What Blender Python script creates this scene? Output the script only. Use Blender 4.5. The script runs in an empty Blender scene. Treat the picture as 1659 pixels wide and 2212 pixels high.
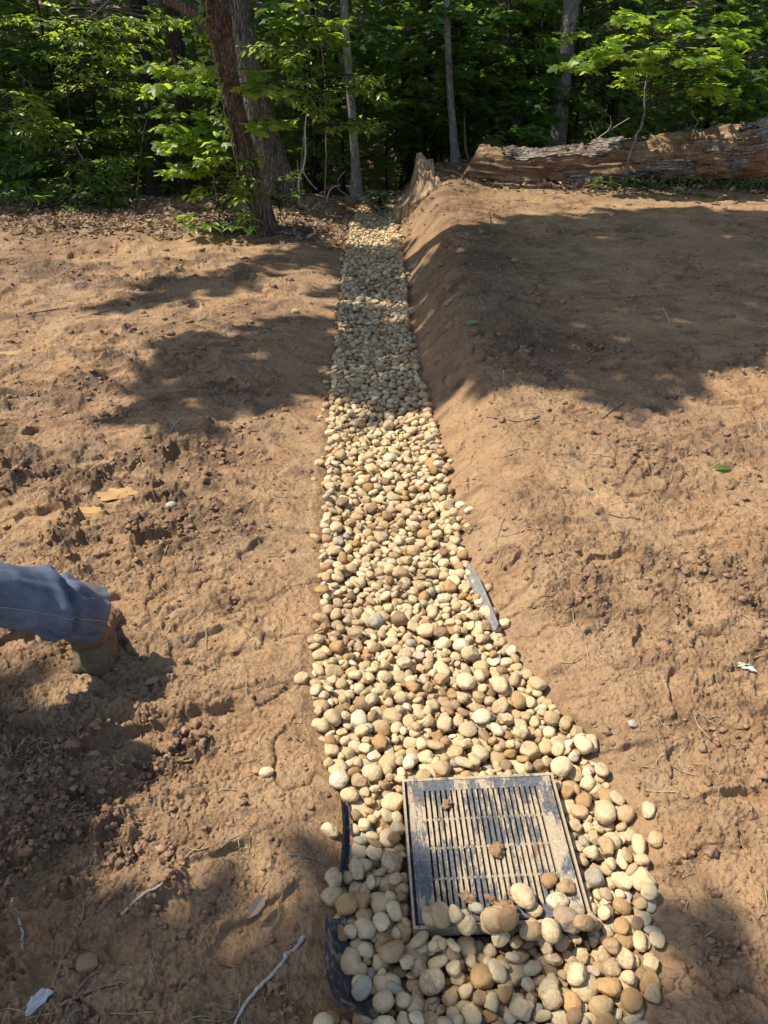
import bpy, math, random
import numpy as np
from mathutils import Vector, Matrix

random.seed(7)
RNG = np.random.default_rng(11)
SC = bpy.context.scene
COL = SC.collection

# ---------------------------------------------------------------- camera, light, exposure
PITCH = math.radians(32.0)
CAMH = 1.65
cam_d = bpy.data.cameras.new('camera')
cam = bpy.data.objects.new('camera', cam_d)
COL.objects.link(cam)
cam.location = (0, 0, CAMH)
cam.rotation_euler = (math.pi / 2 - PITCH, 0, 0)
cam_d.sensor_width = 36.0
cam_d.lens = 27.07
cam_d.clip_start = 0.05
cam_d.clip_end = 500
SC.camera = cam

SUN_EL, SUN_AZ = math.radians(58.0), math.radians(-84.0)      # azimuth measured from +Y towards +X
SUNV = np.array([math.sin(SUN_AZ) * math.cos(SUN_EL), math.cos(SUN_AZ) * math.cos(SUN_EL), math.sin(SUN_EL)])
world = bpy.data.worlds.new('World')
SC.world = world
world.use_nodes = True
wn = world.node_tree
sky = wn.nodes.new('ShaderNodeTexSky')
sky.sky_type = 'NISHITA'
sky.sun_disc = False
sky.sun_elevation = SUN_EL
sky.sun_rotation = SUN_AZ
wn.links.new(sky.outputs[0], wn.nodes['Background'].inputs['Color'])
wn.nodes['Background'].inputs['Strength'].default_value = 0.14
sun_d = bpy.data.lights.new('sun', 'SUN')
sun_d.energy = 4.9
sun_d.angle = math.radians(0.53)
sun_d.color = (1.0, 0.93, 0.82)
sun = bpy.data.objects.new('sun', sun_d)
COL.objects.link(sun)
sun.rotation_euler = Vector(SUNV).to_track_quat('Z', 'Y').to_euler()
sun.location = (-8, 4, 14)
SC.view_settings.view_transform = 'Standard'
SC.view_settings.look = 'None'
SC.view_settings.exposure = 0.64
SC.view_settings.gamma = 1.0
SC.cycles.max_bounces = 6
SC.cycles.transparent_max_bounces = 6

# ---------------------------------------------------------------- pixel <-> place (1659 x 2212 picture)
F0, CX, CY = 1663.0, 829.5, 1106.0
SP, CP = math.sin(PITCH), math.cos(PITCH)

def ray(px, py):
    u = (px - CX) / F0
    v = (py - CY) / F0
    return np.array([u, CP - v * SP, -SP - v * CP])

def G(px, py, h=0.0):
    d = ray(px, py)
    t = (h - CAMH) / d[2]
    return np.array([0, 0, CAMH]) + t * d

def V(px, py, y):
    d = ray(px, py)
    return np.array([0, 0, CAMH]) + (y / d[1]) * d

def depth_of(p):
    return p[1] * CP - (p[2] - CAMH) * SP

# ---------------------------------------------------------------- noise
def _h(ix, iy, iz, seed):
    with np.errstate(over='ignore'):
        h = (ix.astype(np.uint32) * np.uint32(374761393) + iy.astype(np.uint32) * np.uint32(668265263)
             + iz.astype(np.uint32) * np.uint32(2147483647 - 77) + np.uint32((seed * 1274126177) & 0xffffffff))
        h = (h ^ (h >> np.uint32(13))) * np.uint32(1274126177)
        h = (h ^ (h >> np.uint32(16))) * np.uint32(2246822519)
        return h ^ (h >> np.uint32(15))

def perlin2(x, y, seed=0):
    x = np.asarray(x, float); y = np.asarray(y, float)
    x0 = np.floor(x); y0 = np.floor(y)
    fx = x - x0; fy = y - y0
    ix = x0.astype(np.int64); iy = y0.astype(np.int64); z = np.zeros_like(ix)
    def g(dx, dy):
        a = _h(ix + dx, iy + dy, z, seed).astype(np.float32) * np.float32(2 * math.pi / 4294967296.0)
        return np.cos(a) * (fx - dx) + np.sin(a) * (fy - dy)
    u = fx * fx * fx * (fx * (fx * 6 - 15) + 10)
    v = fy * fy * fy * (fy * (fy * 6 - 15) + 10)
    a = g(0, 0); b = g(1, 0); c = g(0, 1); d = g(1, 1)
    return ((a + (b - a) * u) * (1 - v) + (c + (d - c) * u) * v) * 1.45

def noise3(x, y, z, seed=0):                      # value noise
    x0 = np.floor(x); y0 = np.floor(y); z0 = np.floor(z)
    fx, fy, fz = x - x0, y - y0, z - z0
    ix, iy, iz = x0.astype(np.int64), y0.astype(np.int64), z0.astype(np.int64)
    s = lambda t: t * t * (3 - 2 * t)
    u, v, w = s(fx), s(fy), s(fz)
    out = 0
    for dx in (0, 1):
        for dy in (0, 1):
            for dz in (0, 1):
                k = _h(ix + dx, iy + dy, iz + dz, seed).astype(np.float64) / 4294967295.0 * 2 - 1
                out = out + k * (u if dx else 1 - u) * (v if dy else 1 - v) * (w if dz else 1 - w)
    return out

def fbm2(x, y, n=4, seed=0, gain=0.5):
    out = 0; a = 1.0; f = 1.0
    for i in range(n):
        out = out + a * perlin2(x * f + 13.7 * i, y * f - 7.1 * i, seed + i)
        a *= gain; f *= 2.03
    return out

def fbm3(x, y, z, n=3, seed=0, gain=0.5):
    out = 0; a = 1.0; f = 1.0
    for i in range(n):
        out = out + a * noise3(x * f + 3.1 * i, y * f, z * f - 5.7 * i, seed + i)
        a *= gain; f *= 2.1
    return out

def sst(a, b, x):
    t = np.clip((x - a) / (b - a), 0, 1)
    return t * t * (3 - 2 * t)

# ---------------------------------------------------------------- mesh helpers
class MB:
    """collects pieces of one mesh"""
    def __init__(self):
        self.v = []; self.f = {}; self.n = 0; self.a = []
    def add(self, Vv, Fs, attr=None):
        Vv = np.asarray(Vv, float)
        for Fa in (Fs if isinstance(Fs, list) else [Fs]):
            Fa = np.asarray(Fa, np.int64)
            if len(Fa):
                self.f.setdefault(Fa.shape[1], []).append(Fa + self.n)
        self.v.append(Vv); self.n += len(Vv)
        if attr is None:
            attr = np.full(len(Vv), 0.5)
        self.a.append(np.asarray(attr, float))
    def build(self, name, mat, parent=None, smooth=True):
        Vv = np.concatenate(self.v)
        Fs = [np.concatenate(x) for x in self.f.values()]
        A = np.concatenate(self.a)
        return mk(name, Vv, Fs, mat, parent, smooth, {'tint': A})

def mk_mesh(name, Vv, Fs, smooth=True, attrs=None):
    Vv = np.asarray(Vv, np.float32)
    Fs = Fs if isinstance(Fs, list) else [Fs]
    me = bpy.data.meshes.new(name)
    me.vertices.add(len(Vv))
    me.vertices.foreach_set('co', Vv.ravel())
    idx = np.concatenate([f.ravel() for f in Fs]).astype(np.int32)
    tot = np.concatenate([np.full(len(f), f.shape[1]) for f in Fs])
    st = np.concatenate([[0], np.cumsum(tot)[:-1]]).astype(np.int32)
    me.loops.add(len(idx))
    me.loops.foreach_set('vertex_index', idx)
    me.polygons.add(len(st))
    me.polygons.foreach_set('loop_start', st)
    me.polygons.foreach_set('use_smooth', np.full(len(st), smooth))
    for k, a in (attrs or {}).items():
        a = np.asarray(a, np.float32)
        if a.ndim == 1:
            at = me.attributes.new(k, 'FLOAT', 'POINT'); at.data.foreach_set('value', a)
        else:
            at = me.attributes.new(k, 'FLOAT_COLOR', 'POINT')
            if a.shape[1] == 3:
                a = np.concatenate([a, np.ones((len(a), 1), np.float32)], 1)
            at.data.foreach_set('color', a.ravel())
    me.update(calc_edges=True)
    me.validate()
    return me

def mk(name, Vv, Fs, mat, parent=None, smooth=True, attrs=None):
    me = mk_mesh(name, Vv, Fs, smooth, attrs)
    me.materials.append(mat)
    o = bpy.data.objects.new(name, me)
    COL.objects.link(o)
    if parent is not None:
        o.parent = parent
        o.matrix_parent_inverse = Matrix.Translation(-Vector(parent.location))
    return o

def tag(o, label=None, cat=None, group=None, kind=None):
    if label: o['label'] = label
    if cat: o['category'] = cat
    if group: o['group'] = group
    if kind: o['kind'] = kind
    return o

def thing(name, label, cat, loc=(0, 0, 0), group=None):
    o = bpy.data.objects.new(name, None)
    o.empty_display_size = 0.1
    COL.objects.link(o)
    o.location = [float(v) for v in loc]
    return tag(o, label, cat, group)

def norm(a):
    return a / (np.linalg.norm(a, axis=-1, keepdims=True) + 1e-9)

def smooth_path(pts, n):
    pts = np.asarray(pts, float)
    t = np.concatenate([[0], np.cumsum(np.linalg.norm(np.diff(pts[:, :3], axis=0), axis=1))])
    m = len(pts)
    # Catmull-Rom
    tt = np.linspace(0, t[-1], n)
    k = np.clip(np.searchsorted(t, tt, side='right') - 1, 0, m - 2)
    u = ((tt - t[k]) / (t[k + 1] - t[k] + 1e-9))[:, None]
    p0 = pts[np.maximum(k - 1, 0)]; p1 = pts[k]; p2 = pts[k + 1]; p3 = pts[np.minimum(k + 2, m - 1)]
    return 0.5 * ((2 * p1) + (-p0 + p2) * u + (2 * p0 - 5 * p1 + 4 * p2 - p3) * u ** 2 + (-p0 + 3 * p1 - 3 * p2 + p3) * u ** 3)

def frames(P):
    T = np.gradient(P, axis=0); T = norm(T)
    ref = np.array([0.0, 1.0, 0.0]) if abs(T[0, 1]) < 0.8 else np.array([1.0, 0, 0])
    N = np.zeros_like(P); B = np.zeros_like(P)
    n = ref - T[0] * ref.dot(T[0]); n /= np.linalg.norm(n)
    for i in range(len(P)):
        n = n - T[i] * n.dot(T[i]); n /= np.linalg.norm(n) + 1e-12
        N[i] = n; B[i] = np.cross(T[i], n)
    return T, N, B

def tube(P, R, sides=8, caps=True, disp=None):
    """disp(i_frac, ang) -> added radius, arrays (n, sides)"""
    P = np.asarray(P, float); n = len(P)
    R = np.broadcast_to(np.asarray(R, float), (n,))
    T, N, B = frames(P)
    ang = np.arange(sides) * 2 * math.pi / sides
    rr = np.repeat(R[:, None], sides, 1)
    if disp is not None:
        rr = rr + disp(np.repeat(np.arange(n)[:, None], sides, 1), np.repeat(ang[None], n, 0), P)
    Vv = P[:, None] + rr[..., None] * (np.cos(ang)[None, :, None] * N[:, None] + np.sin(ang)[None, :, None] * B[:, None])
    Vv = Vv.reshape(-1, 3)
    i = np.arange(n - 1)[:, None] * sides; j = np.arange(sides)[None]; j2 = (j + 1) % sides
    Fq = np.stack([i + j, i + j2, i + sides + j2, i + sides + j], -1).reshape(-1, 4)
    Fs = [Fq]
    if caps:
        Vv = np.concatenate([Vv, P[:1], P[-1:]])
        a = n * sides; b = a + 1; e = (n - 1) * sides
        jj = np.arange(sides); jj2 = (jj + 1) % sides
        Fs.append(np.concatenate([np.stack([np.full(sides, a), jj2, jj], -1), np.stack([np.full(sides, b), e + jj, e + jj2], -1)]))
    return Vv, Fs

def box_vf(x0, x1, y0, y1, z0, z1):
    v = np.array([[x, y, z] for z in (z0, z1) for y in (y0, y1) for x in (x0, x1)], float)
    f = np.array([[0, 2, 3, 1], [4, 5, 7, 6], [0, 1, 5, 4], [2, 6, 7, 3], [0, 4, 6, 2], [1, 3, 7, 5]])
    return v, f

def icosphere(sub):
    t = (1 + 5 ** 0.5) / 2
    v = [(-1, t, 0), (1, t, 0), (-1, -t, 0), (1, -t, 0), (0, -1, t), (0, 1, t), (0, -1, -t), (0, 1, -t), (t, 0, -1), (t, 0, 1), (-t, 0, -1), (-t, 0, 1)]
    f = [(0, 11, 5), (0, 5, 1), (0, 1, 7), (0, 7, 10), (0, 10, 11), (1, 5, 9), (5, 11, 4), (11, 10, 2), (10, 7, 6), (7, 1, 8), (3, 9, 4), (3, 4, 2), (3, 2, 6), (3, 6, 8), (3, 8, 9), (4, 9, 5), (2, 4, 11), (6, 2, 10), (8, 6, 7), (9, 8, 1)]
    v = [np.array(p, float) / np.linalg.norm(p) for p in v]
    for _ in range(sub):
        cache = {}; nf = []
        def mid(a, b):
            k = (min(a, b), max(a, b))
            if k not in cache:
                m = v[a] + v[b]; v.append(m / np.linalg.norm(m)); cache[k] = len(v) - 1
            return cache[k]
        for a, b, c in f:
            ab, bc, ca = mid(a, b), mid(b, c), mid(c, a)
            nf += [(a, ab, ca), (b, bc, ab), (c, ca, bc), (ab, bc, ca)]
        f = nf
    return np.array(v), np.array(f)
ICO = {k: icosphere(k) for k in (1, 2, 3)}

# ---------------------------------------------------------------- materials
class NT:
    def __init__(self, name):
        self.m = bpy.data.materials.new(name); self.m.use_nodes = True
        self.t = self.m.node_tree; self.t.nodes.clear()
        self.out = self.n('ShaderNodeOutputMaterial')
    def n(self, typ, **kw):
        nd = self.t.nodes.new(typ)
        for k, v in kw.items(): setattr(nd, k, v)
        return nd
    def l(self, a, b): self.t.links.new(a, b)
    def coord(self, kind='Object', scale=(1, 1, 1)):
        if kind == 'pos':
            c = self.n('ShaderNodeNewGeometry').outputs['Position']
        else:
            c = self.n('ShaderNodeTexCoord').outputs[kind]
        mp = self.n('ShaderNodeMapping'); mp.inputs['Scale'].default_value = scale
        self.l(c, mp.inputs[0]); return mp.outputs[0]
    def noise(self, vec, scale, detail=4, rough=0.55, dist=0.0):
        t = self.n('ShaderNodeTexNoise'); t.inputs['Scale'].default_value = scale; t.inputs['Detail'].default_value = detail
        t.inputs['Roughness'].default_value = rough; t.inputs['Distortion'].default_value = dist
        if vec is not None: self.l(vec, t.inputs['Vector'])
        return t.outputs['Fac']
    def voro(self, vec, scale, feature='F1', out='Distance'):
        t = self.n('ShaderNodeTexVoronoi', feature=feature); t.inputs['Scale'].default_value = scale
        self.l(vec, t.inputs['Vector']); return t.outputs[out]
    def ramp(self, fac, stops):
        r = self.n('ShaderNodeValToRGB'); e = r.color_ramp.elements
        while len(e) < len(stops): e.new(0.5)
        for el, (p, c) in zip(e, stops):
            el.position = p
            el.color = (c, c, c, 1) if not hasattr(c, '__len__') else (*c, 1)
        self.l(fac, r.inputs[0]); return r.outputs[0]
    def mix(self, fac, a, b, mode='MIX'):
        m = self.n('ShaderNodeMix', data_type='RGBA', blend_type=mode)
        for s, v in ((m.inputs[0], fac), (m.inputs[6], a), (m.inputs[7], b)):
            if hasattr(v, 'default_value'): self.l(v, s)
            elif hasattr(v, '__len__'): s.default_value = (*v, 1)
            else: s.default_value = v
        return m.outputs[2]
    def math(self, op, a, b=0.0, clamp=False):
        m = self.n('ShaderNodeMath', operation=op); m.use_clamp = clamp
        for s, v in zip(m.inputs, (a, b)):
            if hasattr(v, 'default_value'): self.l(v, s)
            else: s.default_value = v
        return m.outputs[0]
    def attr(self, name, out='Fac'):
        a = self.n('ShaderNodeAttribute'); a.attribute_name = name; return a.outputs[out]
    def bump(self, h, dist, strength=1.0, normal=None):
        b = self.n('ShaderNodeBump'); b.inputs['Distance'].default_value = dist; b.inputs['Strength'].default_value = strength
        self.l(h, b.inputs['Height'])
        if normal is not None: self.l(normal, b.inputs['Normal'])
        return b.outputs[0]
    def pbr(self, col, rough=0.8, normal=None, spec=0.3, metal=0.0):
        p = self.n('ShaderNodeBsdfPrincipled')
        for k, v in (('Base Color', col), ('Roughness', rough), ('Specular IOR Level', spec), ('Metallic', metal)):
            s = p.inputs[k]
            if hasattr(v, 'default_value'): self.l(v, s)
            elif hasattr(v, '__len__'): s.default_value = (*v, 1)
            else: s.default_value = v
        if normal is not None: self.l(normal, p.inputs['Normal'])
        return p.outputs[0]
    def end(self, sh):
        self.l(sh, self.out.inputs[0]); return self.m

def m_mud():
    t = NT('mud'); p = t.coord('pos')
    damp_dark = t.attr('damp_dark'); litter = t.attr('litter')
    big = t.noise(p, 0.9, 5, 0.6); mid = t.noise(p, 6, 6, 0.65, 0.3); fin = t.noise(p, 60, 5, 0.7); hue = t.noise(p, 2.3, 3, 0.5)
    gr = t.noise(p, 95, 4, 0.75)
    st = t.noise(t.coord('pos', (0.55, 1.5, 1)), 5.5, 6, 0.7, 0.8)
    c = t.ramp(mid, [(0.30, (0.235, 0.138, 0.066)), (0.5, (0.35, 0.215, 0.108)), (0.72, (0.45, 0.300, 0.160))])
    c = t.mix(t.ramp(big, [(0.40, 0.0), (0.65, 0.55)]), c, (0.37, 0.205, 0.090))
    c = t.mix(t.ramp(hue, [(0.45, 0.0), (0.7, 0.5)]), c, (0.29, 0.20, 0.118))
    c = t.mix(t.ramp(st, [(0.55, 0.0), (0.68, 0.7)]), c, (0.135, 0.076, 0.040))
    c = t.mix(t.ramp(st, [(0.28, 0.5), (0.42, 0.0)]), c, (0.46, 0.315, 0.175))
    c = t.mix(t.math('MULTIPLY', damp_dark, 0.85, True), c, t.ramp(mid, [(0.3, (0.068, 0.037, 0.020)), (0.7, (0.158, 0.090, 0.046))]))
    c = t.mix(t.ramp(fin, [(0.34, 0.6), (0.52, 0.0)]), c, t.mix(1.0, c, (0.42, 0.38, 0.34), 'MULTIPLY'))
    c = t.mix(t.ramp(gr, [(0.56, 0.0), (0.72, 0.45)]), c, (0.47, 0.33, 0.195))
    c = t.mix(t.ramp(t.noise(p, 230, 2, 0.6), [(0.66, 0.0), (0.76, 0.6)]), c, (0.55, 0.42, 0.28))
    lit = t.ramp(t.noise(p, 22, 5, 0.7), [(0.3, (0.045, 0.03, 0.02)), (0.55, (0.14, 0.095, 0.06)), (0.75, (0.26, 0.19, 0.12))])
    c = t.mix(litter, c, lit)
    h = t.math('ADD', t.math('ADD', t.math('MULTIPLY', t.noise(p, 45, 6, 0.7), 0.8), t.math('MULTIPLY', t.noise(p, 17, 3, 0.6, 0.4), 1.1)), t.math('MULTIPLY', t.noise(p, 210, 3, 0.6), 0.22))
    ck = t.ramp(t.voro(p, 9, 'DISTANCE_TO_EDGE'), [(0.0, 0.0), (0.03, 1.0)])
    h = t.math('ADD', h, t.math('MULTIPLY', ck, 0.05))
    nb = t.bump(h, 0.02, 0.9)
    r = t.ramp(t.math('ADD', t.noise(p, 3.1, 4), t.math('MULTIPLY', damp_dark, -0.22)), [(0.25, 0.48), (0.6, 0.9)])
    return t.end(t.pbr(c, r, nb, 0.3))

def m_stone():
    t = NT('river_stone'); p = t.coord('Object')
    oi = t.n('ShaderNodeObjectInfo')
    tint = t.attr('tint', 'Color')
    n1 = t.noise(p, 22, 5, 0.65); n2 = t.noise(p, 160, 4, 0.7); n3 = t.noise(p, 60, 3)
    c = t.mix(t.ramp(n1, [(0.38, 0.0), (0.7, 0.5)]), tint, t.mix(1.0, tint, (0.80, 0.66, 0.47), 'MULTIPLY'))
    c = t.mix(t.ramp(n2, [(0.30, 0.4), (0.5, 0.0)]), c, t.mix(1.0, c, (0.62, 0.54, 0.44), 'MULTIPLY'))
    c = t.mix(t.ramp(n3, [(0.55, 0.0), (0.75, 0.28)]), c, (0.60, 0.50, 0.36))
    wp = t.coord('pos'); mud = t.ramp(t.math('ADD', t.noise(wp, 3.5, 3, 0.6), t.math('MULTIPLY', t.noise(wp, 120, 4, 0.7), 0.5)), [(0.80, 0.0), (0.92, 0.75)])
    c = t.mix(mud, c, (0.27, 0.165, 0.085))
    pit = t.ramp(t.voro(p, 210), [(0.10, 0.0), (0.28, 1.0)])
    msk = t.ramp(t.noise(p, 45, 2), [(0.5, 0.0), (0.6, 1.0)])
    h = t.math('ADD', t.math('MULTIPLY', n2, 0.5), t.math('MULTIPLY', t.math('MULTIPLY', pit, msk), 0.5))
    return t.end(t.pbr(c, 0.82, t.bump(h, 0.0022, 0.8), 0.25))

def m_leaf(name, lo, hi, trans, tw=0.42, rough=0.42, spec=0.45):
    t = NT(name); tint = t.attr('tint')
    c = t.ramp(tint, [(0.0, lo), (1.0, hi)])
    s = t.pbr(c, rough, None, spec)
    tr = t.n('ShaderNodeBsdfTranslucent')
    t.l(t.ramp(tint, [(0.0, tuple(0.7 * v for v in trans)), (1.0, tuple(1.15 * v for v in trans))]), tr.inputs[0])
    m = t.n('ShaderNodeMixShader'); m.inputs[0].default_value = tw
    t.l(s, m.inputs[1]); t.l(tr.outputs[0], m.inputs[2])
    return t.end(m.outputs[0])

def m_bark(name, dark, mid, light, sc=1.0, depth=0.02, stretch=(1, 1, 0.22)):
    t = NT(name); p = t.coord('pos', stretch)
    q = t.coord('pos')
    v = t.voro(p, 42 * sc, 'DISTANCE_TO_EDGE'); n = t.noise(p, 30 * sc, 6, 0.7, 0.6); b = t.noise(q, 3.0, 4); f = t.noise(q, 120, 3)
    c = t.ramp(n, [(0.32, dark), (0.5, mid), (0.72, light)])
    c = t.mix(t.ramp(v, [(0.0, 0.75), (0.12, 0.0)]), c, dark)
    c = t.mix(t.ramp(b, [(0.5, 0.0), (0.7, 0.45)]), c, light)
    h = t.math('ADD', t.ramp(v, [(0.0, 0.0), (0.2, 1.0)]), t.math('ADD', n, t.math('MULTIPLY', f, 0.3)))
    return t.end(t.pbr(c, 0.9, t.bump(h, depth, 0.9), 0.15))

def m_plain(name, c0, c1, scale=30, rough=0.8, bump=0.002, spec=0.25, vec=(1, 1, 1)):
    t = NT(name); p = t.coord('pos', vec)
    n = t.noise(p, scale, 5, 0.65)
    c = t.ramp(n, [(0.3, c0), (0.7, c1)])
    return t.end(t.pbr(c, rough, t.bump(t.noise(p, scale * 3, 4, 0.6), bump, 0.8), spec))

def m_rotwood():
    t = NT('rotten_wood'); tint = t.attr('tint')
    # the grain runs along the log (x) on the log, up on the stump: grain attribute carries it
    p = t.coord('Generated', (6, 40, 40))
    q = t.coord('pos'); n = t.noise(t.coord('pos', (3.2, 30, 30)), 1.0, 6, 0.7, 0.5); b = t.noise(q, 3.2, 5, 0.6, 0.4); f = t.noise(q, 70, 4)
    c = t.ramp(n, [(0.30, (0.06, 0.034, 0.02)), (0.45, (0.25, 0.155, 0.085)), (0.60, (0.43, 0.29, 0.165)), (0.78, (0.55, 0.43, 0.28))])
    c = t.mix(t.ramp(b, [(0.46, 0.0), (0.62, 0.7)]), c, (0.19, 0.085, 0.045))
    c = t.mix(t.ramp(t.noise(q, 1.7, 4), [(0.5, 0.0), (0.7, 0.6)]), c, (0.42, 0.31, 0.15))
    c = t.mix(t.ramp(f, [(0.35, 0.5), (0.55, 0)]), c, (0.07, 0.035, 0.02))
    h = t.math('ADD', n, t.math('MULTIPLY', f, 0.4))
    return t.end(t.pbr(c, 0.92, t.bump(h, 0.03, 0.9), 0.12))

def m_stumpwood():
    t = NT('stump_wood')
    q = t.coord('pos'); n = t.noise(t.coord('pos', (26, 26, 2.2)), 1.0, 6, 0.7, 0.6); b = t.noise(q, 4, 4); f = t.noise(q, 80, 4)
    c = t.ramp(n, [(0.30, (0.07, 0.042, 0.025)), (0.44, (0.27, 0.175, 0.10)), (0.58, (0.48, 0.35, 0.215)), (0.75, (0.60, 0.50, 0.36))])
    c = t.mix(t.ramp(b, [(0.55, 0.0), (0.7, 0.5)]), c, (0.46, 0.25, 0.07))
    h = t.math('ADD', n, t.math('MULTIPLY', f, 0.35))
    return t.end(t.pbr(c, 0.92, t.bump(h, 0.03, 0.9), 0.12))

def m_denim():
    t = NT('denim'); p = t.coord('pos'); w = t.coord('pos', (1, 1, 1))
    n = t.noise(p, 9, 5, 0.6); f = t.noise(p, 420, 2, 0.7); d = t.noise(p, 16, 5, 0.7)
    c = t.ramp(n, [(0.3, (0.060, 0.078, 0.110)), (0.7, (0.165, 0.20, 0.255))])
    c = t.mix(t.ramp(f, [(0.4, 0.35), (0.6, 0.0)]), c, (0.03, 0.045, 0.085))
    c = t.mix(t.math('MULTIPLY', t.attr('tint'), t.ramp(d, [(0.42, 0.0), (0.6, 0.8)])), c, (0.20, 0.125, 0.075))
    return t.end(t.pbr(c, 0.9, t.bump(f, 0.0012, 0.8), 0.15))

def m_boot():
    t = NT('muddy_boot'); p = t.coord('pos')
    n = t.noise(p, 14, 6, 0.7); f = t.noise(p, 90, 5, 0.7)
    c = t.ramp(f, [(0.3, (0.060, 0.042, 0.022)), (0.7, (0.145, 0.108, 0.058))])
    mud = t.ramp(f, [(0.3, (0.10, 0.05, 0.027)), (0.7, (0.25, 0.14, 0.08))])
    c = t.mix(t.math('MULTIPLY', t.attr('tint'), t.ramp(n, [(0.3, 0.4), (0.5, 1.0)])), c, mud)
    return t.end(t.pbr(c, 0.7, t.bump(f, 0.005, 0.9), 0.35))

def m_grate():
    t = NT('grate_plastic'); p = t.coord('Object'); st = t.coord('Object', (1, 0.16, 1))
    n = t.noise(st, 34, 6, 0.72, 0.8); n2 = t.noise(p, 9, 4); f = t.noise(p, 130, 4, 0.7); s2 = t.noise(t.coord('Object', (1, 0.4, 1)), 90, 5, 0.75, 1.2)
    blk = t.ramp(f, [(0.3, (0.040, 0.042, 0.045)), (0.7, (0.15, 0.152, 0.155))])
    mud = t.ramp(f, [(0.3, (0.30, 0.225, 0.135)), (0.7, (0.47, 0.375, 0.25))])
    k = t.math('ADD', t.math('MULTIPLY', n, 0.62), t.math('MULTIPLY', s2, 0.38))
    k = t.math('ADD', k, t.math('MULTIPLY', t.math('SUBTRACT', n2, 0.5), 0.55))
    k = t.math('ADD', k, t.math('MULTIPLY', t.attr('tint'), 0.16))
    fac = t.ramp(k, [(0.485, 0.0), (0.535, 0.9)])
    c = t.mix(fac, blk, mud)
    br = t.ramp(t.noise(p, 13, 5, 0.6), [(0.62, 0.0), (0.68, 0.85)])
    c = t.mix(br, c, (0.23, 0.13, 0.07))
    r = t.mix(fac, (0.42, 0.42, 0.42), (0.9, 0.9, 0.9))
    return t.end(t.pbr(c, r, t.bump(t.math('ADD', fac, t.math('MULTIPLY', f, 0.4)), 0.0012, 0.7), 0.4))

def m_liner():
    t = NT('black_liner'); p = t.coord('pos')
    f = t.noise(p, 60, 6, 0.75); n = t.noise(p, 14, 4)
    c = t.mix(t.ramp(t.math('ADD', t.math('MULTIPLY', f, 0.6), t.math('MULTIPLY', n, 0.4)), [(0.52, 0.0), (0.60, 0.75)]), (0.022, 0.023, 0.026), (0.33, 0.25, 0.165))
    return t.end(t.pbr(c, 0.5, t.bump(f, 0.001, 0.6), 0.45))

M = dict(
    mud=m_mud(), stone=m_stone(), grate=m_grate(), liner=m_liner(), denim=m_denim(), boot=m_boot(),
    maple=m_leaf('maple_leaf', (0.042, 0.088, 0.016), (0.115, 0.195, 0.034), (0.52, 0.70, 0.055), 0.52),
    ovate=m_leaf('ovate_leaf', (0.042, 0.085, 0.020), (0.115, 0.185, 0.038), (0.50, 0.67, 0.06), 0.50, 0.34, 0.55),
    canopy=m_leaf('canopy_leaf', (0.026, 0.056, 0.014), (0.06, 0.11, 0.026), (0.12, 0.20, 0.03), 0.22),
    deep=m_leaf('shaded_leaf', (0.027, 0.066, 0.016), (0.078, 0.142, 0.032), (0.36, 0.54, 0.045), 0.43, 0.38, 0.55),  # darker copy of the green leaves; the wood's shade is in the colour
    pale=m_leaf('pale_leaf', (0.14, 0.20, 0.10), (0.26, 0.33, 0.19), (0.30, 0.38, 0.16), 0.3),
    weed=m_leaf('weed_leaf', (0.05, 0.10, 0.02), (0.12, 0.20, 0.045), (0.3, 0.45, 0.06), 0.4),
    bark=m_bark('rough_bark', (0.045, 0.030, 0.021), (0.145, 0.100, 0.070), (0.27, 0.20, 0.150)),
    barkgrey=m_bark('grooved_bark', (0.055, 0.042, 0.032), (0.185, 0.145, 0.108), (0.31, 0.255, 0.20)),  # grey-brown bark, its colour lightened to look better lit than the leaning trunk
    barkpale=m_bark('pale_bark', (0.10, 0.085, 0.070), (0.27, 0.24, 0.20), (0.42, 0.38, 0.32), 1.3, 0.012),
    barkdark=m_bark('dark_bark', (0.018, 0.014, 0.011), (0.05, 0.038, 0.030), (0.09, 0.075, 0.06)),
    logbark=m_bark('log_bark', (0.06, 0.046, 0.035), (0.22, 0.18, 0.142), (0.43, 0.37, 0.30), 0.8, 0.016, (0.3, 1, 1)),
    rot=m_rotwood(), stump=m_stumpwood(),
    twig=m_plain('twig_wood', (0.13, 0.085, 0.05), (0.34, 0.25, 0.165), 90, 0.85, 0.001),
    paletwig=m_plain('pale_twig', (0.30, 0.25, 0.19), (0.52, 0.45, 0.36), 90, 0.85, 0.001),
    litter=m_leaf('dead_leaf', (0.12, 0.075, 0.042), (0.40, 0.29, 0.19), (0.22, 0.13, 0.06), 0.15, 0.75, 0.2),
    clod=m_plain('mud_clod', (0.15, 0.085, 0.047), (0.34, 0.21, 0.12), 40, 0.9, 0.004),
    puddle=None,
    straw=m_plain('dry_straw', (0.22, 0.155, 0.075), (0.40, 0.31, 0.17), 60, 0.8, 0.0005),
    skin=m_plain('skin', (0.42, 0.25, 0.17), (0.52, 0.33, 0.23), 60, 0.55, 0.0006, 0.35),
    shirt=m_plain('shirt_cloth', (0.10, 0.11, 0.12), (0.16, 0.17, 0.18), 200, 0.9, 0.0008),
    hair=m_plain('hair', (0.03, 0.02, 0.012), (0.07, 0.045, 0.028), 200, 0.6, 0.001),
    thread=m_plain('seam_thread', (0.2, 0.17, 0.13), (0.3, 0.26, 0.2), 300, 0.8, 0.0002),
    paper=m_plain('paper', (0.38, 0.37, 0.34), (0.55, 0.54, 0.50), 30, 0.7, 0.001),
    wrap=m_plain('green_wrap', (0.22, 0.34, 0.16), (0.42, 0.50, 0.30), 40, 0.5, 0.001),
)
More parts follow.
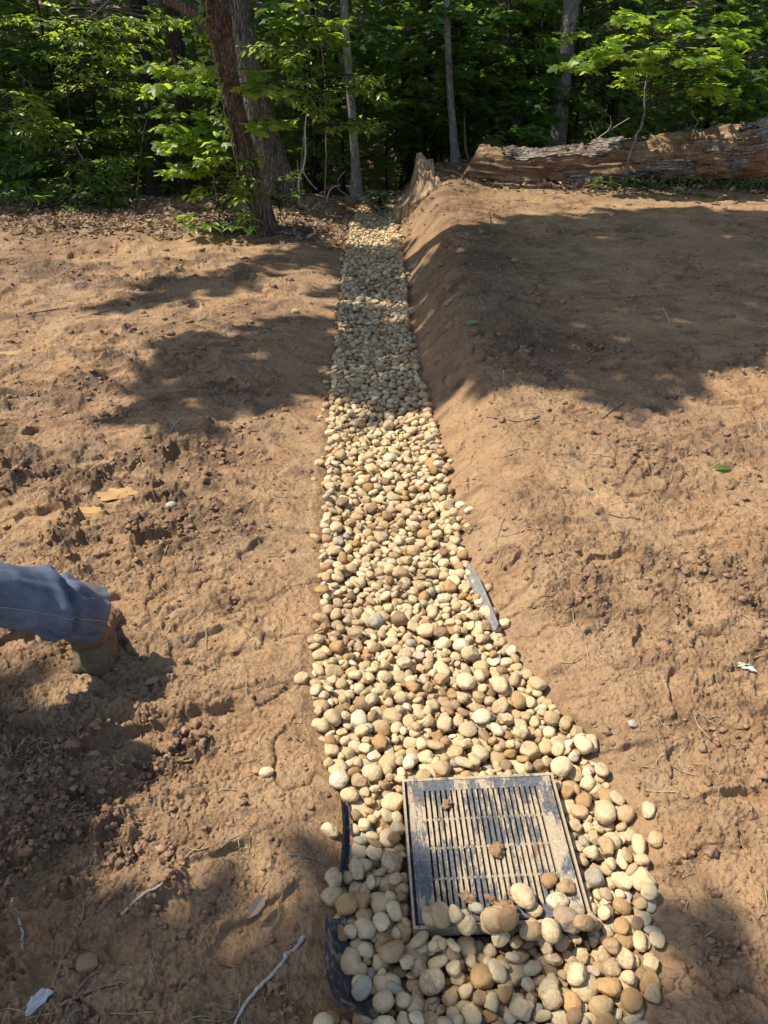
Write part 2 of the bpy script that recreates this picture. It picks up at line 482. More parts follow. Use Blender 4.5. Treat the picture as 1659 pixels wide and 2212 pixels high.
def m_puddle():
    t = NT('muddy_water'); p = t.coord('pos')
    c = t.ramp(t.noise(p, 12, 4), [(0.3, (0.34, 0.20, 0.08)), (0.7, (0.46, 0.295, 0.13))])
    return t.end(t.pbr(c, 0.22, t.bump(t.noise(p, 30, 2), 0.002, 0.25), 0.5))
M['puddle'] = m_puddle()
# ---------------------------------------------------------------- the ground
EDGE_L = [(690, 2300), (690, 2200), (688, 2000), (690, 1900), (705, 1800), (722, 1700), (684, 1600), (668, 1500), (680, 1400), (688, 1300), (690, 1200),
          (698, 1100), (706, 1000), (710, 900), (716, 800), (730, 700), (738, 600), (748, 520), (762, 470), (775, 448)]
EDGE_R = [(1415, 2300), (1420, 2200), (1432, 2000), (1405, 1900), (1385, 1800), (1325, 1700), (1268, 1600), (1183, 1500), (1105, 1400), (1050, 1300), (1008, 1200),
          (985, 1100), (966, 1000), (940, 900), (908, 800), (888, 700), (880, 600), (866, 520), (858, 470), (852, 448)]
_el = np.array([G(x, y, -0.02) for x, y in EDGE_L]); _er = np.array([G(x, y, -0.02) for x, y in EDGE_R])
YEND = float(_el[-1, 1])
def xl(y): return np.interp(y, _el[:, 1], _el[:, 0])
def xr(y): return np.interp(y, _er[:, 1], _er[:, 0])
EDGE_S = [(672, 2300), (676, 2215), (790, 2195), (762, 2160), (738, 2120), (726, 2060), (716, 2000), (690, 1965), (690, 1910), (748, 1870), (758, 1800), (752, 1740), (722, 1700)] + EDGE_L[6:]
_es = np.array([G(x, y, -0.02) for x, y in EDGE_S])
def xs(y): return np.interp(y, _es[:, 1], _es[:, 0])
def bankR(y): return np.interp(y, [0, 1.0, 2, 3, 4, 5.5, 7, 9, 12], [0.0, 0.015, 0.04, 0.10, 0.165, 0.235, 0.28, 0.30, 0.30])

def macro(x, y):
    L, R = xl(y), xr(y)
    wig = 0.03 * perlin2(y * 1.7, y * 0 + 3.3, 5)
    R = R + wig * sst(2.5, 4, y)
    dl, dr = L - x, x - R
    wall = np.clip(0.10 + 0.055 * y, 0.12, 0.42)
    crest = 0.025 * bankR(y) / 0.35 * np.exp(-((dr - wall - 0.1) / 0.22) ** 2)
    z = bankR(y) * sst(0, 1, dr / wall) + crest
    S = np.interp(y, [0.6, 1.5, 3, 5, 7, 8.6, 9.5], [0.0, 0.01, 0.03, 0.07, 0.08, 0.05, 0.0])
    z = z - S * np.where(dl > 0, np.exp(-(dl / 0.33) ** 2), 0) - S * np.where(dr > 0, np.exp(-(dr / 0.1) ** 2), 0)
    din = np.minimum(x - L, R - x)
    ins = np.interp(y, [1.0, 2.2, 3.5], [0.5, 0.75, 1.0]) * sst(-0.04, 0.15, din) * (1 - sst(YEND - 0.4, YEND + 0.2, y))
    z = np.where(din > 0, z - S, z) - 0.095 * ins
    # behind the crest the ground falls into a wooded hollow and climbs again far off
    y0 = 9.0 + 1.0 * sst(0.3, 1.2, x)
    d = np.maximum(y - y0, 0)
    z = z - 0.17 * (np.sqrt(d * d + 0.3) - 0.5477) * (1 - 0) + 0.42 * np.maximum(y - 19, 0) ** 1.05
    # earth heaped at the big trunk's roots and at the stump
    z = z + 0.13 * np.exp(-(((x + 1.15) / 0.55) ** 2 + ((y - 8.75) / 0.4) ** 2)) + 0.10 * np.exp(-(((x + 0.72) / 0.32) ** 2 + ((y - 8.75) / 0.2) ** 2))
    z = z + 0.09 * np.exp(-(((x - 0.80) / 0.22) ** 2 + ((y - 8.45) / 0.25) ** 2))
    z = z + 0.05 * sst(6.9, 7.6, y) * sst(0.4, 2.0, dl) * (1 - sst(8.6, 9.4, y))
    return z

PRINTS = []
def _print(px, py, ang, L=0.25, W=0.11, dep=0.018):
    L = min(L, 0.27) * (1 if (px, py) == (470, 1565) else 0.8); dep = dep * 0.75
    g = G(px, py, 0.0); PRINTS.append((g[0], g[1], math.radians(ang), L, W, dep))
_print(470, 1555, 14, 0.25, 0.15, 0.036); _print(300, 1610, 20); _print(470, 1375, 25, 0.2, 0.1, 0.018); _print(560, 1180, 60)
_print(350, 1175, 35); _print(200, 1000, 20); _print(300, 1010, 80, 0.26, 0.1, 0.03); _print(430, 880, 10); _print(520, 760, 15, 0.4, 0.1, 0.035)
_print(130, 1880, 60); _print(330, 2010, 40); _print(480, 1870, 25, 0.28, 0.11, 0.02); _print(560, 2010, 35); _print(90, 1120, 30); _print(260, 840, 20, 0.4, 0.12, 0.03)
_print(1120, 1240, 40, 0.15, 0.08, 0.02); _print(1320, 1240, 15, 0.25, 0.08, 0.018); _print(1390, 1400, 62, 0.2, 0.075, 0.006); _print(1460, 1520, 75, 0.2, 0.06, 0.006)
_print(1580, 1745, 5, 0.22, 0.07, 0.02); _print(1350, 1640, 3, 0.2, 0.07, 0.015); _print(1480, 1680, 80, 0.2, 0.1, 0.008); _print(400, 660, 10, 0.5, 0.12, 0.03); _print(150, 760, 15, 0.5, 0.12, 0.03)
_print(640, 1980, 80, 0.2, 0.09, 0.015); _print(220, 1320, 30); _print(60, 1390, 40); _print(1500, 1190, 20, 0.25, 0.09, 0.015); _print(1560, 930, 10, 0.3, 0.1, 0.018)
for _q in ((250, 1067), (190, 1107), (22, 762), (250, 597), (372, 553)): _print(*_q, 5, .27, .16, .02)
_r = np.random.default_rng(5)
for _ in range(30):
    PRINTS.append((_r.uniform(-3.8, -0.45), _r.uniform(1.0, 7.2), _r.uniform(-0.4, 2.0), _r.uniform(0.14, 0.28), _r.uniform(0.08, 0.13), _r.uniform(0.008, 0.024)))

def worley_lumps(x, y, f, seed):
    """round crumbs of earth of about 1/f metre, height in crumb radii"""
    X = x * f; Y = y * f
    ix = np.floor(X).astype(np.int64); iy = np.floor(Y).astype(np.int64); zz = np.zeros_like(ix)
    best = np.zeros_like(X)
    for dx in (-1, 0, 1):
        for dy in (-1, 0, 1):
            a = _h(ix + dx, iy + dy, zz, seed * 3 + 101).astype(np.float64) / 4294967295.0
            b = _h(ix + dx, iy + dy, zz, seed * 3 + 102).astype(np.float64) / 4294967295.0
            c = _h(ix + dx, iy + dy, zz, seed * 3 + 103).astype(np.float64) / 4294967295.0
            r = 0.30 + 0.55 * c * c
            q = 1 - ((ix + dx + a - X) ** 2 + (iy + dy + b - Y) ** 2) / (r * r)
            best = np.maximum(best, r * np.sqrt(np.maximum(q, 0)))
    return best

def detail(x, y):
    """mud relief and how moist and dark / how leafy it is"""
    x = np.asarray(x, float); y = np.asarray(y, float)
    L, R = xl(y), xr(y)
    rsp = (y * y + 2.72) / CAMH * 0.00082
    bl = lambda f: 1 - sst(0.9, 2.2, 4.0 * rsp * f)
    left = sst(0.0, 0.75, L - x)
    right = sst(0.02, 0.35, x - R)
    out = np.maximum(sst(-0.03, 0.05, L - x), sst(-0.03, 0.05, x - R)); out = np.maximum(out, sst(YEND - .1, YEND + .3, y))
    patch = sst(-0.25, 0.45, fbm2(x * 0.9, y * 0.9, 3, 21))
    rough = left * (0.30 + 0.70 * patch) + right * (0.15 + 0.50 * patch)
    z = 0.026 * fbm2(x * 1.6, y * 1.6, 3, 1) * (0.35 * out + 0.65 * left)
    # dragged streaks, rising to the right over the left ground
    a = math.radians(27)
    u, v = x * math.cos(a) + y * math.sin(a), -x * math.sin(a) + y * math.cos(a)
    w = 0.12 * perlin2(x * 2.5, y * 2.5, 33)
    rdg = (1 - np.abs(perlin2(u * 1.6, (v + w) * 4.6, 3))) ** 4
    rdg2 = (1 - np.abs(perlin2(u * 3.5 + 9, (v + w) * 10, 4))) ** 4
    z = z + left * (0.042 * (rdg ** 1.4 - 0.25) + 0.020 * (rdg2 - 0.3)) * (0.35 + 0.65 * patch)
    crk = np.maximum((1 - np.abs(perlin2(u * 2.2 + 5, (v + w) * 4.2, 17) + 0.25 * perlin2(x * 14, y * 14, 18))) ** 22 * (perlin2(x * 1.3, y * 1.3, 19) > -0.05), 0)
    wet = sst(-0.12, 0.35, fbm2(u * 0.9, v * 2.3, 4, 23)) * (0.25 + 0.75 * left) * np.maximum(sst(0, .1, L - x), 0.55 * sst(0, .1, x - R))
    n5, n11, n24, n50 = perlin2(x * 5.2, y * 5.2, 6), perlin2(x * 11, y * 11, 7), bl(24) * perlin2(x * 24, y * 24, 8), bl(52) * perlin2(x * 52, y * 52, 9)
    n100 = bl(105) * perlin2(x * 105, y * 105, 10)
    cl = sst(0.02, 0.30, n5 + 0.7 * n11 + 0.35 * n24 - 0.10)
    clod = cl * (0.5 + 0.6 * np.abs(n24) + 0.45 * np.abs(n50))
    z = z + (0.026 - 0.008 * sst(2.2, 6.0, y)) * clod * rough
    hole = sst(0.42, 0.62 + 8 * rsp, perlin2(x * 6.5 + 3, y * 8.5 + 1, 12) + 0.25 * n24)
    z = z - 0.024 * (1 - 0.45 * sst(2.2, 6.0, y)) * hole * (0.7 * rough + 0.25 * right)
    # hoof-like dents with hard rims over the right ground
    n7 = perlin2(x * 4 + 40, y * 7, 14)
    z = z - right * 0.016 * sst(0.44, 0.56, n7 + 0.2 * n24) * (0.4 + patch)
    fade = 1 - sst(10.5, 13.5, y)
    calm = 0.72 - 0.40 * sst(1.6, 4.5, y)
    lump = fade * (0.50 * bl(20) * worley_lumps(x, y, 17, 1) + 0.45 * bl(36) * worley_lumps(x, y, 31, 2) + 0.32 * bl(62) * worley_lumps(x, y, 58, 3))
    lm = sst(-0.15, 0.40, perlin2(x * 2.1, y * 2.1, 91) + 0.6 * n5 + 0.3 * n11)
    z = z + calm * out * lump * (0.010 + 0.050 * lm * (0.30 + 0.7 * np.clip(rough + 0.25 * right, 0, 1)))
    rag = 0.55 * n24 + 0.40 * n50 + 0.25 * n100
    for (fq, hh, sd, th) in ((2.3, 0.016, 201, 0.05), (4.6, 0.012, 202, 0.10), (8.5, 0.009, 203, 0.12), (15, 0.007, 204, 0.15)):
        nn = perlin2(u * fq * 0.75, v * fq * 1.3, sd) + 0.5 * perlin2(x * fq * 2.2, y * fq * 2.2, sd + 20) + 0.38 * rag
        z = z + 0.8 * calm * fade * out * hh * (0.35 + 0.9 * np.clip(rough + 0.15 * right, 0, 1)) * sst(th, th + 0.05 + 9 * rsp, nn)
    fine = calm * fade * out * (0.5 + 0.8 * rough)
    z = z + fine * (0.008 * np.abs(n24) + 0.010 * np.abs(n50) + 0.0055 * n100)
    z = z - 0.016 * crk * out
    damp_dark = np.clip(0.80 * wet * (0.55 + 0.45 * sst(-.2, .3, n11)) + 0.5 * crk + 0.40 * cl * rough + 0.45 * lm * np.clip(rough + .2 * right, 0, 1) + 0.6 * hole + 0.25 * sst(0.0, 0.5, perlin2(x * 2.2, y * 2.2, 41)) * patch, 0, 1)  # moist patches and clods, with cracks and holes darkened too
    for (cx, cy, an, Lh, Wh, dep) in PRINTS:
        m = (np.abs(x - cx) < Lh) & (np.abs(y - cy) < Lh)
        if not m.any(): continue
        dx, dy = x[m] - cx, y[m] - cy
        U = (dx * math.cos(an) + dy * math.sin(an)) / (Lh / 2); Vv = (-dx * math.sin(an) + dy * math.cos(an)) / (Wh / 2)
        waist = 1 - 0.22 * np.exp(-((U + 0.1) / 0.3) ** 2)
        rr = (np.abs(U) ** 2.8 + np.abs(Vv / waist) ** 2.8) ** (1 / 2.8)
        rr = rr + 0.22 * perlin2(x[m] * 9, y[m] * 9, 77) + 0.10 * perlin2(x[m] * 26, y[m] * 26, 78)
        ins = 1 - sst(0.86, 1.0, rr)
        rim = np.exp(-((rr - 1.14) / 0.12) ** 2)
        z[m] = z[m] * (1 - 0.6 * ins) - dep * ins * (1 + 0.25 * U) + 0.45 * dep * rim * (0.6 + 0.8 * n11[m])
        damp_dark[m] = damp_dark[m] * (1 - 0.7 * ins)
    z = z * np.where(out > 0, out, 0) + (1 - out) * 0.004 * n24
    # the bank's cut face: shallow spill grooves running down to the stones
    z = z + 0.016 * bl(14) * sst(2.5, 4, y) * np.exp(-((x - R - 0.35) / 0.4) ** 2) * (np.abs(n11) + 0.6 * np.abs(n24))
    face = np.exp(-((x - R - 0.18) / 0.16) ** 2) * sst(2.6, 4.2, y) * (1 - sst(8.2, 8.8, y))
    z = z + face * 0.020 * perlin2((y + 0.5 * (x - R)) * 4.5, (x - R) * 1.2, 51)
    crumb = np.exp(-((x - R - 0.55) / 0.4) ** 2) * sst(3.0, 4.0, y)
    z = z + crumb * 0.016 * np.abs(n24) + crumb * 0.010 * np.abs(n11)
    damp_dark = np.clip(damp_dark + 0.55 * crumb, 0, 1)
    damp_dark = np.clip(damp_dark, 0, 1)
    edge = sst(7.15, 8.0, y + 0.35 * perlin2(x * 1.1, y * 1.1, 61) - 0.55 * right) * (1 - 0.75 * np.exp(-((x - 0.55) / 0.7) ** 2) * (1 - sst(9, 9.6, y)))
    litter = np.clip(edge * (0.55 + 0.45 * n11), 0, 1)
    z = z + litter * 0.012 * np.abs(n11)
    return z, damp_dark, litter

def H(x, y):
    x = np.atleast_1d(np.asarray(x, float)); y = np.atleast_1d(np.asarray(y, float))
    return macro(x, y) + detail(x, y)[0]
def h1(x, y): return float(H(x, y)[0])

def build_ground():
    ang = np.linspace(math.radians(76), math.radians(8.6), 1380)
    ys = CAMH / np.tan(ang)
    far = [ys[-1] + 0.12]
    while far[-1] < 150: far.append(far[-1] + 0.10 + 0.045 * (far[-1] - ys[-1]))
    near = np.array([-40, -25, -15, -9, -5, -3, -1.8, -0.9, -0.4, -0.1, 0.1, 0.25, 0.34])
    ys = np.concatenate([near, ys, far])
    core = np.linspace(-1, 1, 1080)
    o = 1 + np.array([0.03, 0.08, 0.15, 0.25, 0.4, 0.6, 0.9, 1.4, 2.2, 3.5, 6, 10, 18, 30])
    t = np.concatenate([-o[::-1], core, o])
    wy = 0.42 + 0.53 * np.clip(ys, 0.4, 60)
    X = t[None, :] * wy[:, None]; Y = np.repeat(ys[:, None], len(t), 1)
    sh = X.shape
    d, damp_dark, lit = detail(X.ravel(), Y.ravel())
    Z = macro(X.ravel(), Y.ravel()) + d
    Vv = np.stack([X.ravel(), Y.ravel(), Z], -1)
    n, m = sh
    i = np.arange(n - 1)[:, None] * m; j = np.arange(m - 1)[None]
    Fq = np.stack([i + j, i + j + 1, i + m + j + 1, i + m + j], -1).reshape(-1, 4)
    g = mk('ground', Vv, Fq, M['mud'], None, True, {'damp_dark': damp_dark, 'litter': lit})
    tag(g, 'churned brown mud with boot prints sloping to a dark wood', 'ground', None, 'structure')
build_ground()

# ---------------------------------------------------------------- drain grate
gc = [G(873, 1690, 0.018), G(1197, 1672, 0.018), G(1262, 1985, 0.018), G(902, 1992, 0.018)]
_c = sum(gc) / 4
_ux = (gc[1] - gc[0]) + (gc[2] - gc[3]); GANG = math.atan2(_ux[1], _ux[0])
GW = 0.5 * (np.linalg.norm(gc[1] - gc[0]) + np.linalg.norm(gc[2] - gc[3]))
GL = 0.5 * (np.linalg.norm(gc[0] - gc[3]) + np.linalg.norm(gc[1] - gc[2]))
GS = 0.5 * (GW + GL)
GC = np.array([_c[0], _c[1], 0.018])
print('GRATE', GW, GL, GC, math.degrees(GANG))

def build_grate():
    w = GW / 2; l = GL / 2; th = 0.016
    root = thing('drain_grate', 'square black slotted drain grate smeared with pale dried mud among the river stones', 'drain grate', GC)
    def part(name, mb, mat, smooth=False):
        o = mb.build(name, mat, None, smooth); o.parent = root; return o
    root.rotation_euler = (math.radians(1.2), math.radians(-0.8), GANG)
    bx, by = w - 0.034, l - 0.034        # opening half size
    nb = 23; pitch = 2 * bx / nb; sw = 0.0052
    mb = MB(); rg = np.random.default_rng(3)
    for k in range(nb):
        a = -bx + k * pitch + (sw / 2 if k else 0.0); b = -bx + (k + 1) * pitch - (sw / 2 if k < nb - 1 else 0.0)
        v, f = box_vf(a, b, -by, by, -th, -0.0005 + rg.uniform(-0.0004, 0.0004))
        mb.add(v, f, np.full(8, rg.uniform(-0.12, 0.2)))
    o = part('slat', mb, M['grate'])
    o.name = 'slotted_panel'
    for q in (-0.52, -0.02, 0.48):
        mb = MB()
        for k in range(nb - 1):
            xc = -bx + (k + 1) * pitch
            v, f = box_vf(xc - sw / 2 + 0.0001, xc + sw / 2 - 0.0001, q * by - 0.0028, q * by + 0.0028, -th, -0.005)
            mb.add(v, f, np.full(8, 0.35))
        part('cross_rib', mb, M['grate'])
    mb = MB()
    for (x0, x1, y0, y1) in ((-w + 0.005, w - 0.005, by, l - 0.005), (-w + 0.005, w - 0.005, -l + 0.005, -by), (-w + 0.005, -bx, -by, by), (bx, w - 0.005, -by, by)):
        n = 12
        v, f = box_vf(x0, x1, y0, y1, -th, 0.0)
        mb.add(v, f, np.full(8, rg.uniform(-0.35, 0.1)))
    part('rim', mb, M['grate'])
    mb = MB()
    for (x0, x1, y0, y1) in ((-w - 0.002, w + 0.002, l - 0.002, l + 0.006), (-w - 0.002, w + 0.002, -l - 0.006, -l + 0.002), (-w - 0.007, -w - 0.002, -l - 0.006, l + 0.006), (w + 0.002, w + 0.007, -l - 0.006, l + 0.006)):
        v, f = box_vf(x0, x1, y0, y1, -0.035, -0.002)
        mb.add(v, f, np.full(8, 0.6))
    part('basin_lip', mb, M['grate'])
    mb = MB()
    for (x0, x1, y0, y1, z0, z1) in ((-w, w, l - 0.010, l - 0.003, -0.30, -th - 0.001), (-w, w, -l + 0.003, -l + 0.010, -0.30, -th - 0.001), (-w, -w + 0.007, -l + 0.010, l - 0.010, -0.30, -th - 0.001), (w - 0.007, w, -l + 0.010, l - 0.010, -0.30, -th - 0.001), (-w + 0.007, w - 0.007, -l + 0.010, l - 0.010, -0.30, -0.29)):
        v, f = box_vf(x0, x1, y0, y1, z0, z1)
        mb.add(v, f, np.full(8, -1.5))
    part('basin', mb, M['liner'])
    return root
GRATE = build_grate()

def in_grate(x, y, grow=0.0):
    dx, dy = x - GC[0], y - GC[1]
    a = dx * math.cos(GANG) + dy * math.sin(GANG); b = -dx * math.sin(GANG) + dy * math.cos(GANG)
    return (np.abs(a) < GW / 2 + 0.006 + grow) & (np.abs(b) < GL / 2 + 0.006 + grow), a, b

# ---------------------------------------------------------------- river stones: dropped one by one onto a height map
STCOL = {'cream': (0.55, 0.435, 0.255), 'pale tan': (0.50, 0.38, 0.215), 'tan': (0.43, 0.305, 0.16), 'ochre brown': (0.36, 0.22, 0.095), 'grey': (0.36, 0.325, 0.245), 'off-white': (0.59, 0.505, 0.345), 'pinkish': (0.45, 0.33, 0.25), 'dark brown': (0.25, 0.16, 0.09)}
STW = [0.29, 0.29, 0.20, 0.10, 0.04, 0.04, 0.005, 0.035]

def stone_verts(rg, a, b, c, kind, sub):
    v, f = ICO[sub]
    v = v.copy()
    if kind == 'angular':
        nrm = norm(rg.normal(size=(7, 3))); d = rg.uniform(0.62, 0.9, 7)
        s = np.full(len(v), 1.0)
        for n_, d_ in zip(nrm, d):
            dot = v @ n_
            s = np.minimum(s, np.where(dot > 0.05, d_ / np.maximum(dot, 0.05), 9))
        v = v * s[:, None]
        v *= 1.12
    e = rg.uniform(0.8, 0.98)
    v = np.sign(v) * np.abs(v) ** e
    o = rg.uniform(-50, 50, 3)
    k = {'rounded': 0.10, 'egg-shaped': 0.09, 'oblong': 0.10, 'flat': 0.11, 'angular': 0.09}[kind]
    v = v * (1 + k * fbm3(v[:, 0] * 1.3 + o[0], v[:, 1] * 1.3 + o[1], v[:, 2] * 1.3 + o[2], 3, 3))[:, None]
    if kind == 'egg-shaped':
        v[:, 1] *= 1 - 0.28 * v[:, 0]; v[:, 2] *= 1 - 0.22 * v[:, 0]
    return v * np.array([a, b, c]), f

def rot_to(nrm, yaw):
    zax = norm(np.asarray(nrm, float)); xa = np.array([math.cos(yaw), math.sin(yaw), 0.0])
    xa = xa - zax * xa.dot(zax); xa = norm(xa); ya = np.cross(zax, xa)
    return np.stack([xa, ya, zax], 1)

def pack_stones():
    rg = np.random.default_rng(42)
    res = 0.004; X0, X1, Y0, Y1 = -0.75, 1.05, 0.36, YEND + 0.1
    nx, ny = int((X1 - X0) / res), int((Y1 - Y0) / res)
    gx = X0 + (np.arange(nx) + 0.5) * res; gy = Y0 + (np.arange(ny) + 0.5) * res
    GX, GY = np.meshgrid(gx, gy)
    hm = macro(GX.ravel(), GY.ravel()).reshape(ny, nx)
    ig, ga, gb = in_grate(GX, GY)
    hm = np.where(ig, GC[2] + math.radians(1.2) * gb + math.radians(0.8) * ga * 0 , hm)
    hm0 = hm.copy()
    own = np.full((ny, nx), -1, np.int32)
    st = []
    def drop(x, y, a, b, c, yaw, kind, col, commit=True, tiltf=0.7):
        r = int(a / res) + 1
        i, j = int((x - X0) / res), int((y - Y0) / res)
        if i - r < 0 or j - r < 0 or i + r >= nx or j + r >= ny: return None
        sl = (slice(j - r, j + r + 1), slice(i - r, i + r + 1))
        dx, dy = GX[sl] - x, GY[sl] - y
        u = (dx * math.cos(yaw) + dy * math.sin(yaw)) / a; w = (-dx * math.sin(yaw) + dy * math.cos(yaw)) / b
        q = 1 - u * u - w * w
        ok = q > 0.04
        prof = c * np.sqrt(np.maximum(q, 0))
        hh = hm[sl]
        # tilt: slope of what lies below
        A = np.stack([dx[ok], dy[ok], np.ones(ok.sum())], 1)
        co, *_ = np.linalg.lstsq(A, hh[ok], rcond=None)
        sx, sy = np.clip(co[:2] * tiltf, -0.75, 0.75)
        pl = sx * dx + sy * dy
        zc = np.max((hh - pl + prof)[ok]) - 0.22 * c
        if not commit: return zc
        top = zc + pl + prof
        m = ok & (top > hh)
        hh[m] = top[m]; own[sl][m] = len(st)
        st.append(dict(p=(x, y, zc), abc=(a, b, c), yaw=yaw, n=(-sx, -sy, 1.0), kind=kind, col=col))
        return zc
    def rnd(scale=1.0):
        kind = rg.choice(['rounded', 'egg-shaped', 'oblong', 'flat', 'angular'], p=[0.22, 0.18, 0.18, 0.14, 0.28])
        a = scale * np.clip(rg.lognormal(math.log(0.0156), 0.29), 0.008, 0.030)
        b = a * rg.uniform(0.76, 0.96) if kind != 'oblong' else a * rg.uniform(0.52, 0.68)
        c = b * (rg.uniform(0.58, 0.86) if kind != 'flat' else rg.uniform(0.38, 0.54))
        return a, b, c, rg.uniform(0, math.pi), str(kind), str(rg.choice(list(STCOL), p=STW))
    area = 0.0
    yy = np.arange(Y0 + 0.05, YEND, 0.01)
    wd = xr(yy) - xs(yy); area = wd.sum() * 0.01
    cum = np.cumsum(wd); cum /= cum[-1]
    N = int(area * 3700)
    fails = 0
    for k in range(N):
        far = 0
        spec = rnd()
        best = None
        for _ in range(9):
            y = float(np.interp(rg.random(), cum, yy)) ; l_, r_ = float(xs(y)), float(xr(y))
            g_ = rg.normal(0, 0.012)
            x = rg.uniform(l_ + 0.012, r_ - 0.016) + (rg.normal(0, 0.035) if rg.random() < 0.05 else 0)
            ig_ = in_grate(x, y, spec[1] * 0.45)
            if ig_[0] and ig_[2] > -GL / 2 + 0.022: continue
            z = drop(x, y, *spec, commit=False)
            if z is None: continue
            lim = 0.045 if y < 1.9 else 0.03 - 0.0
            zr = z - 0.5 * float(hm0[int((y - Y0) / res), int((x - X0) / res)]) 
            if best is None or zr < best[0]: best = (zr, x, y, z)
        if best is None: continue
        S = np.interp(best[2], [0.6, 1.5, 3, 5, 7, 8.6], [0.0, 0.01, 0.03, 0.07, 0.08, 0.05])
        if best[3] > (0.046 if best[2] < 1.45 else 0.040) - S: 
            fails += 1; continue
        drop(best[1], best[2], *spec)
    for _ in range(60):                 # heap the stones up over the grate's lower edge
        a_, b_ = rg.uniform(-GW / 2 - .01, GW / 2 + .01), rg.uniform(-GL / 2 - 0.045, -GL / 2 + 0.012)
        x = GC[0] + a_ * math.cos(GANG) - b_ * math.sin(GANG); y = GC[1] + a_ * math.sin(GANG) + b_ * math.cos(GANG)
        sp = rnd(0.95); z = drop(x, y, *sp, commit=False)
        if z is not None and z < 0.020: drop(x, y, *sp)
    nheap = len(st)
    # stones lying on the lower edge of the grate and strays on the mud
    for px, py, a, b, c, yaw, kind, col in ((1190, 1889, .021, .016, .012, 0.6, 'egg-shaped', 'ochre brown'), (1131, 1932, .031, .022, .018, 2.2, 'oblong', 'cream'), (1207, 1937, .022, .019, .014, 0.5, 'angular', 'off-white'),
            (1226, 1905, .020, .017, .013, 0.2, 'angular', 'tan'), (1030, 1948, .017, .012, .010, 2.8, 'flat', 'grey'), (953, 1976, .026, .021, .017, 1.9, 'rounded', 'tan'), (982, 1978, .018, .014, .012, 1.7, 'egg-shaped', 'cream'),
            (1068, 1990, .028, .024, .019, 0.1, 'rounded', 'tan'), (1095, 2002, .024, .02, .016, 0.7, 'rounded', 'ochre brown'), (1225, 1980, .030, .022, .017, 2.6, 'angular', 'grey'), (1262, 1990, .026, .016, .014, 0.0, 'oblong', 'tan'),
            (1150, 2000, .026, .018, .015, 0.3, 'flat', 'tan'), (1010, 1995, .022, .018, .014, 0.8, 'rounded', 'pale tan'), (1190, 2010, .024, .02, .016, 1.4, 'rounded', 'cream')):
        g = G(px, py, 0.045); drop(g[0], g[1], a, b, c, yaw, kind, col)
        st[-1]['on_grate'] = True
    return st, hm, own, nheap, GX, GY, fails
STONES, HM, OWN, NHEAP, _gx, _gy, _fails = pack_stones()
_ids, _cnt = np.unique(OWN[OWN >= 0], return_counts=True)
VISC = np.zeros(len(STONES)); VISC[_ids] = _cnt
print('STONES', len(STONES), 'visible', len(_ids), 'fails', _fails, 'mean top', HM[(_gx > xl(_gy)) & (_gx < xr(_gy))].mean())

STONE_GROUP = 'river stones in the gravel trench'
def stone_label(s, size):
    x, y, z = s['p']
    colr = s['col']; kd = s['kind']
    px = CX + F0 * x / depth_of(np.array(s['p']))
    ins, a, b = in_grate(x, y)
    if s.get('on_grate'):
        return f"{size} {colr} {kd} stone lying on the lower edge of the drain grate"
    if -GL / 2 - 0.02 < b < GL / 2 + 0.02:
        side = 'boot side' if a < 0 else 'bank side'
        t_ = 'far corner' if b > GL / 6 else ('near corner' if b < -GL / 6 else 'middle')
        near = 'against the grate' if abs(a) < GW / 2 + 0.05 else ('one stone off the grate' if abs(a) < GW / 2 + 0.10 else 'by the mud beside the grate')
        wh = f"{near}, {side}, {t_}"
    else:
        e = (x - float(xl(y))) / max(0.05, float(xr(y) - xl(y)))
        row = ['boot-side edge', 'boot side of middle', 'middle', 'bank side of middle', 'bank-side edge'][min(4, max(0, int(e * 5)))]
        if b > 0:
            d = b - GL / 2
            wh = 'just beyond the grate' if d < 0.09 else ('few stones beyond the grate' if d < 0.25 else 'up the trench past the grate')
        else:
            d = -b - GL / 2
            wh = 'just below the grate' if d < 0.08 else ('in heap below the grate' if d < 0.17 else 'low in the heap')
        wh = wh + ', ' + row
    return f"{size} {colr} {kd} stone {wh}"

